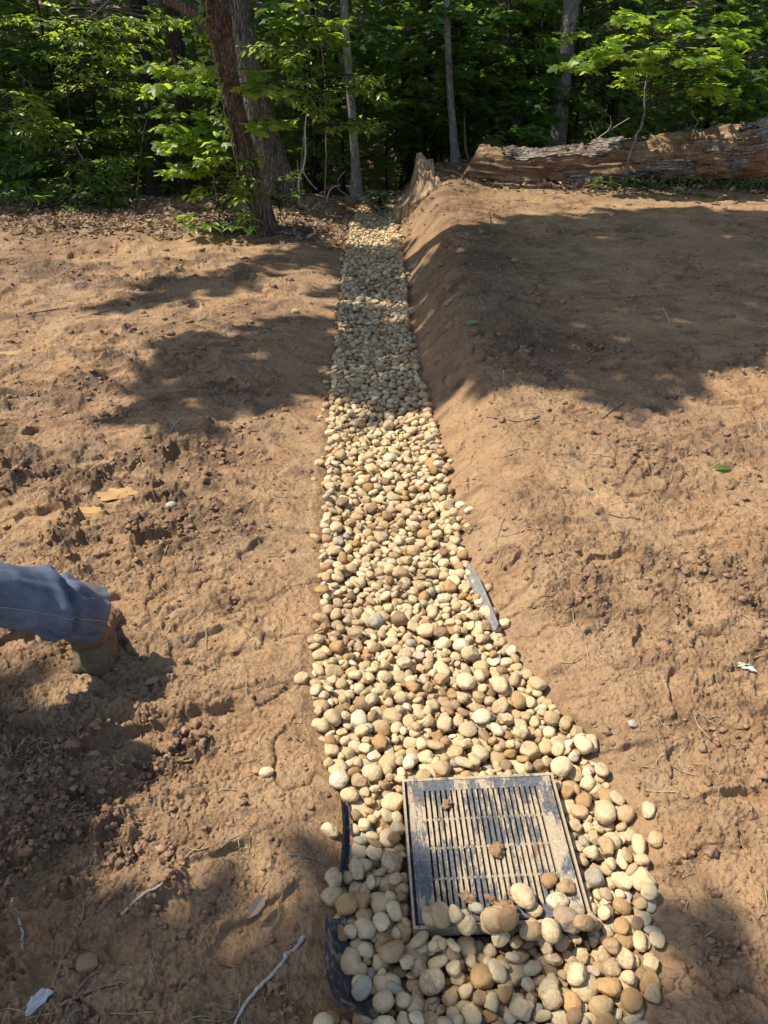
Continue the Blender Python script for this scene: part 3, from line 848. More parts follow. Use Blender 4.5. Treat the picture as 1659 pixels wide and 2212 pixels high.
def build_stones():
    rg = np.random.default_rng(77)
    P = np.array([s['p'] for s in STONES])
    dep = P[:, 1] * CP - (P[:, 2] - CAMH) * SP
    u = P[:, 0] / dep; v = (P[:, 1] * SP + (P[:, 2] - CAMH) * CP) / dep
    infr = (np.abs(u) < 0.5) & (np.abs(v) < 0.665)
    score = VISC / dep ** 2 * infr
    score = score * (VISC > 0.22 * np.array([math.pi * s['abc'][0] * s['abc'][1] for s in STONES]) / 0.004 ** 2)
    for i, s in enumerate(STONES):
        if s.get('on_grate'): score[i] = 1e9
    order = np.argsort(-score)
    single = set(int(i) for i in order[:296])
    mb = MB()
    tall = []
    seen = {}
    for i, s in enumerate(STONES):
        if VISC[i] < 3 and not s.get('on_grate'): continue
        r = rot_to(s['n'], s['yaw'])
        base = np.array(STCOL[s['col']]) * rg.uniform(0.86, 1.10)
        sub = 3 if (i in single or dep[i] < 2.6) else 2
        if dep[i] > 5.2: sub = 2
        vv, ff = stone_verts(rg, *s['abc'], s['kind'], sub)
        if i in single:
            tn = np.repeat(base[None], len(vv), 0)
            o = mk('river_stone', vv, ff, M['stone'], None, True, {'tint': tn})
            o.matrix_world = Matrix.Translation(Vector(s['p'])) @ Matrix(r.tolist()).to_4x4()
            a = s['abc'][0]; size = 'small' if a < 0.0165 else ('large' if a > 0.023 else 'medium')
            tag(o, stone_label(s, size), 'stone', STONE_GROUP)
        else:
            mb.add(vv @ r.T + np.array(s['p']), ff, np.full(len(vv), 0.5)); tall.append(np.repeat(base[None], len(vv), 0))
    Vv = np.concatenate(mb.v); Fs = [np.concatenate(x) for x in mb.f.values()]
    g = mk('gravel', Vv, Fs, M['stone'], None, True, {'tint': np.concatenate(tall)})
    tag(g, 'bed of pale river gravel filling the long trench up to the wood', 'gravel', None, 'stuff')
build_stones()
# ---------------------------------------------------------------- leaves
def leaf_geo(kind):
    if kind == 'maple':
        h = [(-0.02, 0.17), (0.10, 0.42), (0.24, 0.25), (0.50, 0.54), (0.56, 0.22), (0.80, 0.20)]
        pts = [(0, 0)] + h + [(1.0, 0)] + [(x, -y) for x, y in h[::-1]]
        v = [(0.36, 0, 0.0)] + [(x, y, -0.30 * abs(y) - 0.10 * x * x) for x, y in pts]
        n = len(pts)
        f = [(0, 1 + i, 1 + (i + 1) % n) for i in range(n)]
    elif kind == 'ovate':
        v = [(0, 0, 0), (.5, 0, 0), (1, 0, -.16), (.28, .20, .06), (.68, .18, .0), (.28, -.20, .06), (.68, -.18, .0)]
        f = [(0, 1, 3), (3, 1, 4), (1, 2, 4), (0, 5, 1), (5, 6, 1), (1, 6, 2)]
    elif kind == 'blob':
        v = [(0, 0, 0), (.35, .33, .03), (.8, .2, 0), (1, 0, -.1), (.8, -.2, 0), (.35, -.33, .03)]
        f = [(0, 1, 5), (1, 2, 5), (2, 4, 5), (2, 3, 4)]
    elif kind == 'blade':
        v = [(0, .03, 0), (0, -.03, 0), (.4, .03, .18), (.4, -.03, .18), (.75, .02, .16), (.75, -.02, .16), (1, 0, .02)]
        f = [(0, 1, 2), (2, 1, 3), (2, 3, 4), (4, 3, 5), (4, 5, 6)]
    elif kind == 'curl':
        v = [(0, 0, 0), (.3, .22, .12), (.7, .2, .16), (1, 0, .1), (.7, -.2, .05), (.3, -.22, .14), (.5, 0, -.02)]
        f = [(6, 0, 1), (6, 1, 2), (6, 2, 3), (6, 3, 4), (6, 4, 5), (6, 5, 0)]
    return np.array(v, float), np.array(f)
LEAF = {k: leaf_geo(k) for k in ('maple', 'ovate', 'blob', 'blade', 'curl')}

def add_leaves(mb, P, D, N, S, tint, kind):
    lv, lf = LEAF[kind]
    P = np.asarray(P, float)
    if len(P) == 0: return
    D = norm(np.asarray(D, float)); N = np.asarray(N, float); N = norm(N - D * (N * D).sum(-1, keepdims=True)); B = np.cross(N, D)
    S = np.broadcast_to(np.asarray(S, float), (len(P),))
    Vv = P[:, None] + S[:, None, None] * (lv[None, :, 0, None] * D[:, None] + lv[None, :, 1, None] * B[:, None] + lv[None, :, 2, None] * N[:, None])
    Fq = (lf[None] + (np.arange(len(P)) * len(lv))[:, None, None]).reshape(-1, 3)
    mb.add(Vv.reshape(-1, 3), Fq, np.repeat(np.asarray(tint, float), len(lv)))

def rotz(d, a):
    c, s = np.cos(a), np.sin(a)
    return np.stack([d[..., 0] * c - d[..., 1] * s, d[..., 0] * s + d[..., 1] * c, d[..., 2]], -1)

def spray(rg, mbL, mbW, base, dirn, L, leaf, kind, ntw=6, droop=0.25, wood=0.004, tbase=0.5, sag=0.35):
    """a flat leafy bough: a main twig with side twigs, leaves alternating along them"""
    base = np.asarray(base, float); dirn = norm(np.asarray(dirn, float))
    t = np.linspace(0, 1, 6)
    ax = base + dirn * (L * t)[:, None] + np.array([0, 0, -1.0]) * (droop * L * t ** 2)[:, None]
    if mbW is not None:
        v, f = tube(ax, np.linspace(wood, wood * 0.35, 6), 4, False); mbW.add(v, f)
    segs = [(ax[0] + 0.25 * (ax[-1] - ax[0]), ax[-1], dirn)]
    for k in range(ntw):
        tk = 0.12 + 0.75 * (k + rg.random() * 0.6) / ntw
        b = base + dirn * L * tk + np.array([0, 0, -droop * L * tk * tk])
        a = (1 if k % 2 else -1) * rg.uniform(0.6, 1.05)
        d = rotz(dirn, a); d = norm(d + np.array([0, 0, rg.uniform(-0.3, 0.12)]))
        l = L * rg.uniform(0.3, 0.52) * (1.05 - 0.55 * tk)
        segs.append((b, b + d * l, d))
        if mbW is not None:
            v, f = tube(np.array([b, b + d * l * 0.5, b + d * l + np.array([0, 0, -0.05 * l])]), [wood * 0.5, wood * 0.4, wood * 0.25], 3, False); mbW.add(v, f)
    for (a, b, d) in segs:
        ln = np.linalg.norm(b - a); n = max(2, int(ln / (leaf * 0.52)))
        q = (np.arange(n) + rg.uniform(0.2, 0.8, n)) / n
        sgn = np.where(np.arange(n) % 2, 1.0, -1.0)
        p = a + (b - a) * q[:, None] + rg.normal(0, 0.010, (n, 3))
        dd = rotz(np.repeat(d[None], n, 0), sgn * rg.uniform(0.45, 1.2, n)); dd[:, 2] += rg.uniform(-0.2 - sag, 0.05, n)
        nn = np.stack([rg.normal(0, 0.32, n), rg.normal(0, 0.32, n), np.ones(n)], -1)
        add_leaves(mbL, p, dd, nn, leaf * rg.uniform(0.6, 1.15, n), np.clip(tbase + rg.normal(0, 0.22, n), 0, 1), kind)

def bark_disp(seed, amp, sc=14):
    def f(i, a, P):
        x, y, z = np.cos(a) * 2.2, np.sin(a) * 2.2, P[:, 2:3] * 2.3 + 0 * a
        big = fbm3(x * 0.6, y * 0.6, z * 0.6, 2, seed)
        rd = 1 - np.abs(fbm3(np.cos(a) * sc * 0.55, np.sin(a) * sc * 0.55, P[:, 2:3] * sc * 0.34 + 0 * a, 3, seed + 5))
        return amp * (0.8 * big + 1.1 * (rd - 0.7))
    return f

# ---------------------------------------------------------------- trees whose trunks show
TREES = []
def forest_tree(label, pts, mat, n=120, sides=36, amp=0.012, flare=0.5, top=9.0, limbs=(), group='trees standing in the wood', seed=1, cat='tree', sink=0.12):
    """pts: (px, py, distance, width in px); the trunk goes on above the frame to TOP metres"""
    Wp = []; R = []
    for (px, py, y, w) in pts:
        p = V(px, py, y); Wp.append(p); R.append(w * depth_of(p) / F0 / 2)
    Wp = np.array(Wp); R = np.array(R)
    hb = h1(Wp[0, 0], Wp[0, 1])
    Wp[0, 2] = hb - sink
    d = norm(Wp[-1] - Wp[-3]); d = norm(d + np.array([0, 0, 0.5]))
    zt = Wp[-1, 2]; extra = [Wp[-1] + d * s for s in np.linspace(0.25, 1, 4) * (top - zt)]
    allp = np.concatenate([Wp, extra]); allr = np.concatenate([R, R[-1] * np.array([0.9, 0.7, 0.5, 0.25])])
    sm = smooth_path(np.concatenate([allp, allr[:, None]], 1), n)
    # keep more rings in the part in view
    P, Rr = sm[:, :3], np.maximum(sm[:, 3], 0.008)
    hgt = P[:, 2] - hb
    Rr = Rr * (1 + flare * np.exp(-np.maximum(hgt, -0.05) / 0.14))
    root = thing('forest_tree', label, cat, (Wp[0, 0], Wp[0, 1], hb), group)
    v, f = tube(P, Rr, sides, True, bark_disp(seed, amp))
    mk('trunk', v, f, mat, root)
    for (lp, lr) in limbs:
        q = smooth_path(np.array([[*V(a, b, c), w * depth_of(V(a, b, c)) / F0 / 2] for a, b, c, w in lp]), 26)
        v, f = tube(q[:, :3], q[:, 3], 16, True, bark_disp(seed + 3, amp * 0.6))
        mk('limb', v, f, mat, root)
    TREES.append(dict(root=root, xy=P[-1, :2] * 0.5 + P[0, :2] * 0.5, leaves=MB()))
    return root

near_tree = forest_tree('leaning rough-barked tree nearest the clearing, vine on its trunk', [(576, 503, 7.60, 50), (558, 430, 7.58, 42), (528, 320, 7.5, 37), (505, 215, 7.42, 38), (488, 120, 7.32, 46), (473, 40, 7.2, 54), (467, 0, 7.15, 57)], M['bark'], 220, 56, 0.016, 0.32, 9.5,
    [([(478, 75, 7.2, 40), (440, 45, 7.15, 28), (395, 15, 7.1, 24), (320, -25, 7.0, 22), (180, -120, 6.6, 18)], 0)], seed=2)
big_tree = forest_tree('thick grooved tree with flared roots standing behind the leaning tree', [(622, 455, 8.75, 88), (600, 400, 8.75, 76), (577, 320, 8.75, 68), (553, 220, 8.75, 64), (526, 100, 8.75, 62), (505, 0, 8.75, 60)], M['barkgrey'], 200, 56, 0.020, 0.30, 11, seed=4, sink=0.45)
forest_tree('slender pale straight tree at the far end of the gravel trench', [(771, 432, 9.6, 24), (768, 360, 9.6, 20), (762, 270, 9.6, 18), (752, 140, 9.6, 17), (742, 0, 9.6, 16)], M['barkpale'], 120, 24, 0.005, 0.4, 8, seed=6)
forest_tree('thin grey tree rising between the stump and the log', [(985, 405, 10.2, 19), (980, 300, 10.2, 16), (972, 190, 10.2, 15), (966, 60, 10.2, 15), (965, 0, 10.2, 15)], M['barkpale'], 100, 20, 0.005, 0.4, 8, seed=7)
forest_tree('grey ridged tree standing straight behind the fallen log', [(1196, 370, 11.0, 40), (1203, 300, 11.0, 37), (1212, 200, 11.0, 35), (1224, 90, 11.0, 34), (1234, 0, 11.0, 33)], M['barkpale'], 160, 40, 0.012, 0.35, 12, seed=8)
forest_tree('shaded brown tree behind the maple sapling beyond the log', [(1312, 360, 13.0, 28), (1322, 250, 13.0, 25), (1334, 120, 13.0, 24), (1342, 0, 13.0, 24)], M['bark'], 100, 26, 0.010, 0.3, 12, seed=9)
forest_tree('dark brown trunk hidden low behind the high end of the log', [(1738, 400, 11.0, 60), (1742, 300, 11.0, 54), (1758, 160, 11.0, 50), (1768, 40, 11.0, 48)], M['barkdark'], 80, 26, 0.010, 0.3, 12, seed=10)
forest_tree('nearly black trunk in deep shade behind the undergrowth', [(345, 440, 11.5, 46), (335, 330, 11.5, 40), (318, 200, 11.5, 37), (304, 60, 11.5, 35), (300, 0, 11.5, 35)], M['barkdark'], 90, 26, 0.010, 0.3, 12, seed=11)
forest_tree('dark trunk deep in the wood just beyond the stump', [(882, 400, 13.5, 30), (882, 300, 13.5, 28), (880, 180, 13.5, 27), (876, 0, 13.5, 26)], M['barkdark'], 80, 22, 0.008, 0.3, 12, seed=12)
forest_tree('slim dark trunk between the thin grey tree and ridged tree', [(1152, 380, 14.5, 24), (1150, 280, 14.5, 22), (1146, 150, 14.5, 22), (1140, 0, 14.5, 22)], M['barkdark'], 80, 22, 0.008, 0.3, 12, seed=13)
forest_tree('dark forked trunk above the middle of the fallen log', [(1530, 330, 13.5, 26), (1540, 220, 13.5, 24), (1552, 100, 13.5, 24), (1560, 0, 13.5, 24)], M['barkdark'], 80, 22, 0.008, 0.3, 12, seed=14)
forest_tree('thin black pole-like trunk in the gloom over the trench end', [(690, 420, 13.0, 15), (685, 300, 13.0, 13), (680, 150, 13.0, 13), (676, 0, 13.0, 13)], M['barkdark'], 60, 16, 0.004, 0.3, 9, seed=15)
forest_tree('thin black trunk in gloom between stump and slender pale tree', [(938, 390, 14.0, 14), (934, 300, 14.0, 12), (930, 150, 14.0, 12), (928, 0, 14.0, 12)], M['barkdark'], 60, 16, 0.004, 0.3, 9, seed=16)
# trees of the wood's edge whose trunks stand outside the picture; one is added for shade
def far_trunk(x, y, r, top, label, seed):
    hb = h1(x, y)
    P = smooth_path(np.array([[x, y, hb - 0.1], [x + 0.1, y, hb + 2], [x - 0.05, y + 0.1, hb + 5], [x + 0.1, y, hb + top]]), 40)
    root = thing('forest_tree', label, 'tree', (x, y, hb), 'trees standing in the wood')
    v, f = tube(P, np.linspace(r, r * 0.35, 40), 20, True, bark_disp(seed, 0.012))
    mk('trunk', v, f, M['bark'], root)
    TREES.append(dict(root=root, xy=np.array([x, y]), leaves=MB()))
far_trunk(-5.4, 0.1, 0.17, 9, 'unseen broad tree added for the shade it casts by the boot', 21)  # unseen tree, put in to throw shade on the near mud
far_trunk(-6.5, 9.0, 0.2, 11, 'tall tree at the edge of the wood past the undergrowth', 22)
far_trunk(6.8, 9.6, 0.2, 11, 'tall tree at the edge of the wood past the log end', 23)
for k, (x, y) in enumerate(((-9, 15), (-4, 17), (9, 16), (4.5, 18), (0.5, 19))):
    far_trunk(x, y, 0.18, 12, 'dark tall tree deep inside the wood', 30 + k)

# ---------------------------------------------------------------- crown leaves placed to cast the wanted shade
def poly(px, h=0.0):
    out = []
    for x, y in px:
        p = G(x, y, h)
        for _ in range(8): p = G(x, y, 0.5 * p[2] + 0.5 * float(macro(np.array([p[0]]), np.array([p[1]]))[0]))
        out.append(p[:2] - SUNV[:2] * (p[2] / SUNV[2]))
    return np.array(out)         # where the same sun ray meets the level z = 0
SHADE = [
    poly([(905, 885), (940, 900), (985, 860), (1040, 850), (1120, 825), (1200, 835), (1290, 845), (1350, 880), (1400, 872), (1450, 830), (1530, 838), (1600, 790), (1720, 760), (1800, 480), (1500, 452), (1150, 470), (1060, 500), (960, 520), (880, 610), (875, 760)], 0.27),
    poly([(328, 896), (430, 905), (633, 878), (722, 840), (790, 900), (930, 905), (905, 800), (890, 640), (745, 640), (731, 695), (609, 690), (480, 740), (389, 790)], -0.03),
    poly([(735, 640), (890, 640), (880, 520), (745, 520)], -0.05),
    poly([(240, 680), (520, 620), (740, 560), (745, 520), (640, 545), (480, 590), (250, 650)], 0.0),
    poly([(-60, 1470), (150, 1480), (150, 1540), (60, 1600), (0, 1700), (90, 1760), (250, 1743), (224, 1780), (170, 1824), (200, 1891), (188, 1958), (242, 2003), (313, 2039), (358, 1985), (394, 1976), (470, 2030), (537, 2083), (551, 2128), (591, 2173), (663, 2190), (690, 2215), (600, 2420), (-120, 2420)], 0.0),
    poly([(640, 1990), (670, 1950), (700, 1955), (790, 1935), (880, 1960), (925, 2010), (950, 2060), (970, 2120), (1030, 2140), (1100, 2170), (1160, 2225), (1100, 2420), (600, 2420), (690, 2215), (700, 2120), (690, 2040)], 0.02),
    poly([(1480, 2120), (1700, 2050), (1700, 2400), (1420, 2400), (1430, 2180)], 0.0),
]
LIT = [poly([(730, 636), (893, 640), (893, 690), (728, 682)]), poly([(740, 448), (870, 452), (866, 512), (745, 515)]), poly([(735, 750), (912, 745), (918, 850), (725, 838)]), poly([(880, 560), (950, 520), (900, 640)]), poly([(890, 700), (945, 640), (950, 700), (915, 790)])]
def inside(pg, x, y):
    r = np.zeros(x.shape, bool); n = len(pg); j = n - 1
    for i in range(n):
        a, b = pg[i], pg[j]
        c = ((a[1] > y) != (b[1] > y)) & (x < (b[0] - a[0]) * (y - a[1]) / (b[1] - a[1] + 1e-12) + a[0])
        r ^= c; j = i
    return r
WINDOWS = []       # gaps cut in the crowns for light: (point in the picture, distance, radius) of what the sun reaches
for (px, py, y, r) in ((1205, 260, 11, .4), (1215, 160, 11, .4), (1228, 60, 11, .4), (1200, 345, 11, .35), (1330, 150, 13, .35), (765, 300, 9.6, .25), (590, 330, 8.7, .3), (580, 240, 8.7, .3), (940, 120, 10.5, .25), (1060, 60, 10.5, .25), (1160, 300, 10.0, .3), (1540, 170, 9.2, .35), (1620, 80, 9.2, .4), (60, 350, 9.0, .3), (300, 350, 9.7, .3), (480, 420, 7.6, .35), (520, 200, 7.4, .3), (600, 420, 8.6, .3), (350, 150, 7.8, .4), (60, 235, 9.0, .55), (130, 60, 9.3, .65), (230, 60, 9.3, .65), (150, 40, 9.3, .65), (300, 40, 9.3, .7), (370, 30, 9.3, .4), (200, 110, 9.3, .40), (390, 160, 7.9, .55), (450, 290, 7.9, .6), (430, 390, 7.9, .4), (560, 160, 7.6, .35), (580, 255, 7.6, .35),
        (640, 50, 8.7, .7), (630, 100, 8.7, .6), (690, 160, 8.7, .7), (750, 200, 8.8, .6), (740, 265, 8.8, .35), (620, 10, 8.8, .4), (1290, 90, 8.4, .55), (1390, 90, 8.4, .6), (1480, 70, 8.4, .6), (1560, 110, 8.4, .45),
        (1220, 220, 11, .35), (960, 385, 8.3, .35), (900, 390, 8.3, .4), (1100, 360, 8.7, .45), (1170, 355, 8.6, .45), (1250, 350, 8.6, .5), (1320, 350, 8.5, .4), (1480, 340, 8.4, .4), (1400, 340, 8.5, .45), (1560, 320, 8.4, .4), (1640, 300, 8.3, .3), (1100, 420, 8.0, .35), (1250, 425, 8.0, .4), (1560, 430, 8.0, .3),
        (660, 330, 8.7, .25), (830, 420, 9.0, .3), (820, 60, 10.5, .2), (1000, 300, 10.6, .18), (1100, 200, 10.6, .15), (980, 80, 10.4, .15), (1150, 190, 10.6, .2), (860, 250, 10.6, .2), (150, 330, 9.3, .25), (230, 370, 9.3, .2), (1600, 220, 9.4, .3), (1500, 210, 9.3, .25), (690, 430, 9.0, .25)):
    p = V(px, py, y); g = p[:2] - SUNV[:2] * (p[2] / SUNV[2]); WINDOWS.append((g[0], g[1], r))

def shade_p(x, y):
    w1, w2 = 0.22 * fbm2(x * 2.1, y * 2.1, 4, 71), 0.22 * fbm2(x * 1.9 + 40, y * 1.9, 3, 72)
    p = np.zeros(x.shape)
    for k, pg in enumerate(SHADE):
        amp = 0.35 if k >= 4 else 1.0
        m = inside(pg, x + amp * w1, y + amp * w2)
        hole = sst(0.12 if k in (1, 3) else 0.22, 0.42, fbm2(x * (2.6 if k != 3 else 1.8), y * 3.2, 3, 80 + k)) * (0.9 if k in (1, 2, 3) else 0.35)
        if k == 0: hole = np.maximum(hole, 0.95 * sst(0.1, 0.45, fbm2(x * 2.2, y * 4.5, 2, 93)) * sst(6.0, 7.2, y) * (1 - sst(1.2, 2.6, x)))
        p = np.maximum(p, m * (1 - hole))
    for k, pg in enumerate(LIT):
        p = p * (1 - inside(pg, x + 0.4 * w2, y + 0.4 * w1) * sst(-0.25, 0.1, fbm2(x * 3.5, y * 5, 2, 120 + k)) * 0.97)
    n = 0.45 * fbm2(x * 1.3, y * 1.3, 3, 73)
    edge = np.where(x < -0.2, 8.15, 8.75)
    fo = sst(0.0, 0.45, y + n - edge) * (1 - np.where(y > 10.3, 0.42, 0.7) * sst(0.30, 0.55, fbm2(x * 2.3, y * 2.3, 3, 74)))
    p = np.maximum(p, fo)
    for (a, b, r) in WINDOWS:
        p = p * (1 - 0.96 * np.exp(-(((x - a) ** 2 + (y - b) ** 2) / (r * r)) ** 2))
    return p

def build_canopy():  # unseen crown leaves, laid out by the shade they have to throw
    rg = np.random.default_rng(8)
    xy = np.array([t['xy'] for t in TREES])
    def put(n, x0, x1, y0, y1, h0, h1_, s0, s1, pf, keep):
        x = rg.uniform(x0, x1, n); y = rg.uniform(y0, y1, n)
        k = (rg.random(n) < pf(x, y)) & keep(x, y)
        x, y = x[k], y[k]; n = len(x)
        h = rg.uniform(h0, h1_, n)
        P = np.stack([x, y, 0 * x], -1) + SUNV * (h / SUNV[2])[:, None]
        own = np.argmin(((P[:, None, :2] - xy[None]) ** 2).sum(-1), 1)
        D = rg.normal(size=(n, 3)); D[:, 2] = -np.abs(D[:, 2]) * 0.4; Nn = rg.normal(0, 0.45, (n, 3)); Nn[:, 2] += 1
        S = rg.uniform(s0, s1, n); T = rg.random(n)
        for o in np.unique(own):
            m = own == o
            add_leaves(TREES[o]['leaves'], P[m], D[m], Nn[m], S[m], T[m], 'blob')
    one = lambda x, y: np.ones(x.shape, bool)
    put(34000, -3.2, 5.5, -0.6, 9.3, 5.6, 8.4, 0.17, 0.26, shade_p, one)
    put(52000, -15, 15, 8.6, 36, 5.0, 11.0, 0.30, 0.46, shade_p, lambda x, y: y > 8.9)
    put(9000, -9, -3.2, 7.6, 12, 5.0, 9.0, 0.25, 0.4, lambda x, y: 0.9 * shade_p(x, y), one)
    for t in TREES:
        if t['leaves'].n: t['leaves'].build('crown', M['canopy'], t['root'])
build_canopy()
# ---------------------------------------------------------------- undergrowth
def sapling(name, label, cat, stem, sprays, leaf, kind, mat, group=None, stem_r=0.010, stem_mat='twig', ntw=6, tb=0.5, seed=0, droop=0.25, sag=0.35, extra=(), wood=0.004):
    """stem: (px, py, distance) from the foot up; sprays: (px, py, distance, length) centres of the boughs"""
    rg = np.random.default_rng(1000 + seed)
    S = np.array([V(*s) for s in stem]); S[0, 2] = h1(S[0, 0], S[0, 1]) - 0.03
    P = smooth_path(S, 40); P[2:-1] += rg.normal(0, 0.004, (len(P) - 3, 3))
    root = thing(name, label, cat, (S[0, 0], S[0, 1], S[0, 2] + 0.03), group)
    mbL, mbW = MB(), MB()
    v, f = tube(P, np.linspace(stem_r, stem_r * 0.35, 40), 8, True)
    mk('stem', v, f, M[stem_mat], root)
    for (px, py, y, L) in sprays:
        c = V(px, py, y)
        k = np.argmin(((P - (c - np.array([0, 0, 0.12])))[:, :2] ** 2).sum(-1) + 1.5 * (P[:, 2] - c[2] + 0.12) ** 2)
        d = c - P[k]; d[2] *= 0.3
        if np.linalg.norm(d) < 0.05: d = np.array([rg.normal(), -0.6, 0.1])
        d = norm(d); d = norm(rotz(d, rg.normal(0, 0.45)) + np.array([0, -0.12, 0.05]))
        b = c - d * L * 0.5
        mid = 0.5 * (P[k] + b) + np.array([0, 0, 0.04])
        v, f = tube(smooth_path(np.array([P[k], mid, b]), 8), [wood * 1.1] * 8, 4, False); mbW.add(v, f)
        spray(rg, mbL, mbW, b, d, L, leaf, kind, ntw, droop * rg.uniform(0.6, 1.3), wood, np.clip(tb + rg.normal(0, 0.12), 0, 1), sag)
    mbW.build('twigs', M['barkdark'], root)
    mbL.build('foliage', M[mat], root, False)
    return root

_rs = np.random.default_rng(55)
def rb(x0, y0, x1, y1, n, y, dy=0.35, L=(0.22, 0.42)):
    return [(_rs.uniform(x0, x1), _rs.uniform(y0, y1), y + _rs.uniform(-dy, dy), _rs.uniform(*L)) for _ in range(n)]

UG = 'leafy saplings along the edge of the wood'
sapling('leafy_sapling', 'sunlit sapling with oval leaves high above the dark thicket', 'sapling', [(165, 480, 9.4), (146, 380, 9.4), (152, 300, 9.3), (148, 220, 9.3), (138, 100, 9.3), (150, 20, 9.2)],
        rb(25, 15, 110, 50, 5, 9.2) + rb(110, 10, 410, 60, 20, 9.2) + rb(100, 60, 330, 130, 22, 9.3) + rb(120, 130, 390, 200, 24, 9.4) + rb(370, 120, 430, 160, 4, 9.0), 0.105, 'ovate', 'ovate', UG, 0.009, 'barkdark', 6, 0.6, 1)
sapling('leafy_sapling', 'small sapling with bright oval leaves reaching in from the frame edge', 'sapling', [(-60, 500, 9.0), (-50, 380, 9.0), (-30, 300, 9.0), (-20, 220, 9.0)],
        rb(-20, 195, 105, 265, 11, 8.9, 0.2) + rb(0, 260, 130, 330, 10, 9.1), 0.115, 'ovate', 'ovate', UG, 0.010, 'twig', 6, 0.6, 2)
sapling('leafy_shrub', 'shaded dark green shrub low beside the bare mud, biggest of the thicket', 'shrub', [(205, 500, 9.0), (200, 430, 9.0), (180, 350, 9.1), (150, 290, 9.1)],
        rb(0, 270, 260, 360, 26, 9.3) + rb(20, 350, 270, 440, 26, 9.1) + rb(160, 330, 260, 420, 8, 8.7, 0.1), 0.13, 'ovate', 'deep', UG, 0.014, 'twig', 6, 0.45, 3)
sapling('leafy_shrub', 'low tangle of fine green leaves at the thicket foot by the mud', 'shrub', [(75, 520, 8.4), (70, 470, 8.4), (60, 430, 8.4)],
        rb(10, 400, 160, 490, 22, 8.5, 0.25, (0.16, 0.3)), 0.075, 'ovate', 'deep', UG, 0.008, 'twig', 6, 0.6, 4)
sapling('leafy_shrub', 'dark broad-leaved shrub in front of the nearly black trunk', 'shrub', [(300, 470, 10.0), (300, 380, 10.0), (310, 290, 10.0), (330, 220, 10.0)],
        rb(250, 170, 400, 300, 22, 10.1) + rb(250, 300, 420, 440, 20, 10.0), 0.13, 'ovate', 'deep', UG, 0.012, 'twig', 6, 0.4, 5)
sapling('maple_sapling', 'bright sunlit maple sapling leaning out beside the vine-clad trunk', 'sapling', [(512, 492, 7.75), (500, 420, 7.8), (488, 330, 7.85), (470, 240, 7.9), (440, 160, 7.9)],
        rb(320, 130, 475, 185, 10, 7.8, 0.25) + rb(365, 235, 500, 330, 20, 7.8, 0.3) + rb(380, 320, 470, 380, 8, 7.8, 0.2) + [(545, 145, 7.2, .25), (560, 175, 7.2, .3), (535, 185, 7.15, .25), (590, 190, 7.4, .3), (545, 265, 7.3, .22), (575, 255, 7.3, .3), (605, 260, 7.4, .25)], 0.125, 'maple', 'maple', UG, 0.012, 'twig', 5, 0.65, 6)
sapling('leafy_shrub', 'loose sunlit bush with heart-shaped leaves at the leaning trunk foot', 'shrub', [(480, 500, 7.45), (470, 440, 7.5), (460, 380, 7.55), (455, 340, 7.6)],
        rb(410, 335, 540, 420, 16, 7.55, 0.2, (0.18, 0.34)) + rb(430, 410, 535, 470, 10, 7.45, 0.15, (0.16, 0.28)) + [(410, 465, 7.35, .22), (425, 485, 7.3, .2), (455, 478, 7.3, .2), (500, 480, 7.3, .22), (530, 488, 7.3, .2)], 0.105, 'ovate', 'maple', UG, 0.007, 'twig', 5, 0.55, 7)
sapling('elm_sapling', 'slender sapling with drooping narrow leaves between thick and pale trees', 'sapling', [(652, 412, 8.75), (650, 370, 8.75), (656, 300, 8.75), (662, 240, 8.75), (664, 160, 8.75), (655, 60, 8.75), (640, 10, 8.75)],
        rb(575, 30, 690, 110, 13, 8.7) + rb(600, 105, 730, 150, 9, 8.7) + rb(560, 60, 640, 100, 5, 8.6) + rb(630, 150, 810, 205, 20, 8.8) + rb(680, 250, 810, 275, 9, 8.8) + rb(640, 195, 760, 240, 7, 8.8), 0.085, 'ovate', 'ovate', UG, 0.011, 'barkpale', 7, 0.7, 8, 0.30, 0.7)
sapling('maple_sapling', 'maple bough with big lit leaves over the slender pale tree', 'sapling', [(700, 420, 9.2), (705, 300, 9.2), (700, 150, 9.2), (680, 20, 9.1)],
        rb(585, -5, 690, 55, 12, 8.9, 0.2) + rb(700, 20, 740, 90, 4, 9.0), 0.125, 'maple', 'maple', UG, 0.010, 'twig', 5, 0.7, 9)
sapling('maple_sapling', 'wide sunlit maple sapling rising in front of the fallen log', 'sapling', [(1345, 417, 8.35), (1352, 365, 8.35), (1368, 310, 8.35), (1390, 255, 8.4), (1392, 210, 8.4), (1400, 150, 8.4), (1410, 90, 8.4)],
        rb(1230, 60, 1330, 140, 9, 8.3, .5) + rb(1320, 25, 1480, 110, 16, 8.35, .6) + rb(1380, 95, 1570, 195, 17, 8.5, .7) + rb(1450, 20, 1600, 120, 9, 8.5, .6) + rb(1330, 110, 1440, 180, 6, 8.3, .4) + rb(1480, 120, 1560, 220, 5, 8.4), 0.125, 'maple', 'maple', UG, 0.017, 'barkpale', 5, 0.6, 10, 0.2, 0.25)
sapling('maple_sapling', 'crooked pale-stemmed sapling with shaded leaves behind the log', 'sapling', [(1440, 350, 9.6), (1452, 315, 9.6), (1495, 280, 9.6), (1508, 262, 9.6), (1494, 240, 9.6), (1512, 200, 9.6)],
        rb(1400, 180, 1540, 240, 10, 9.6) + rb(1420, 290, 1560, 330, 10, 9.5), 0.12, 'maple', 'deep', UG, 0.012, 'paletwig', 5, 0.5, 11)
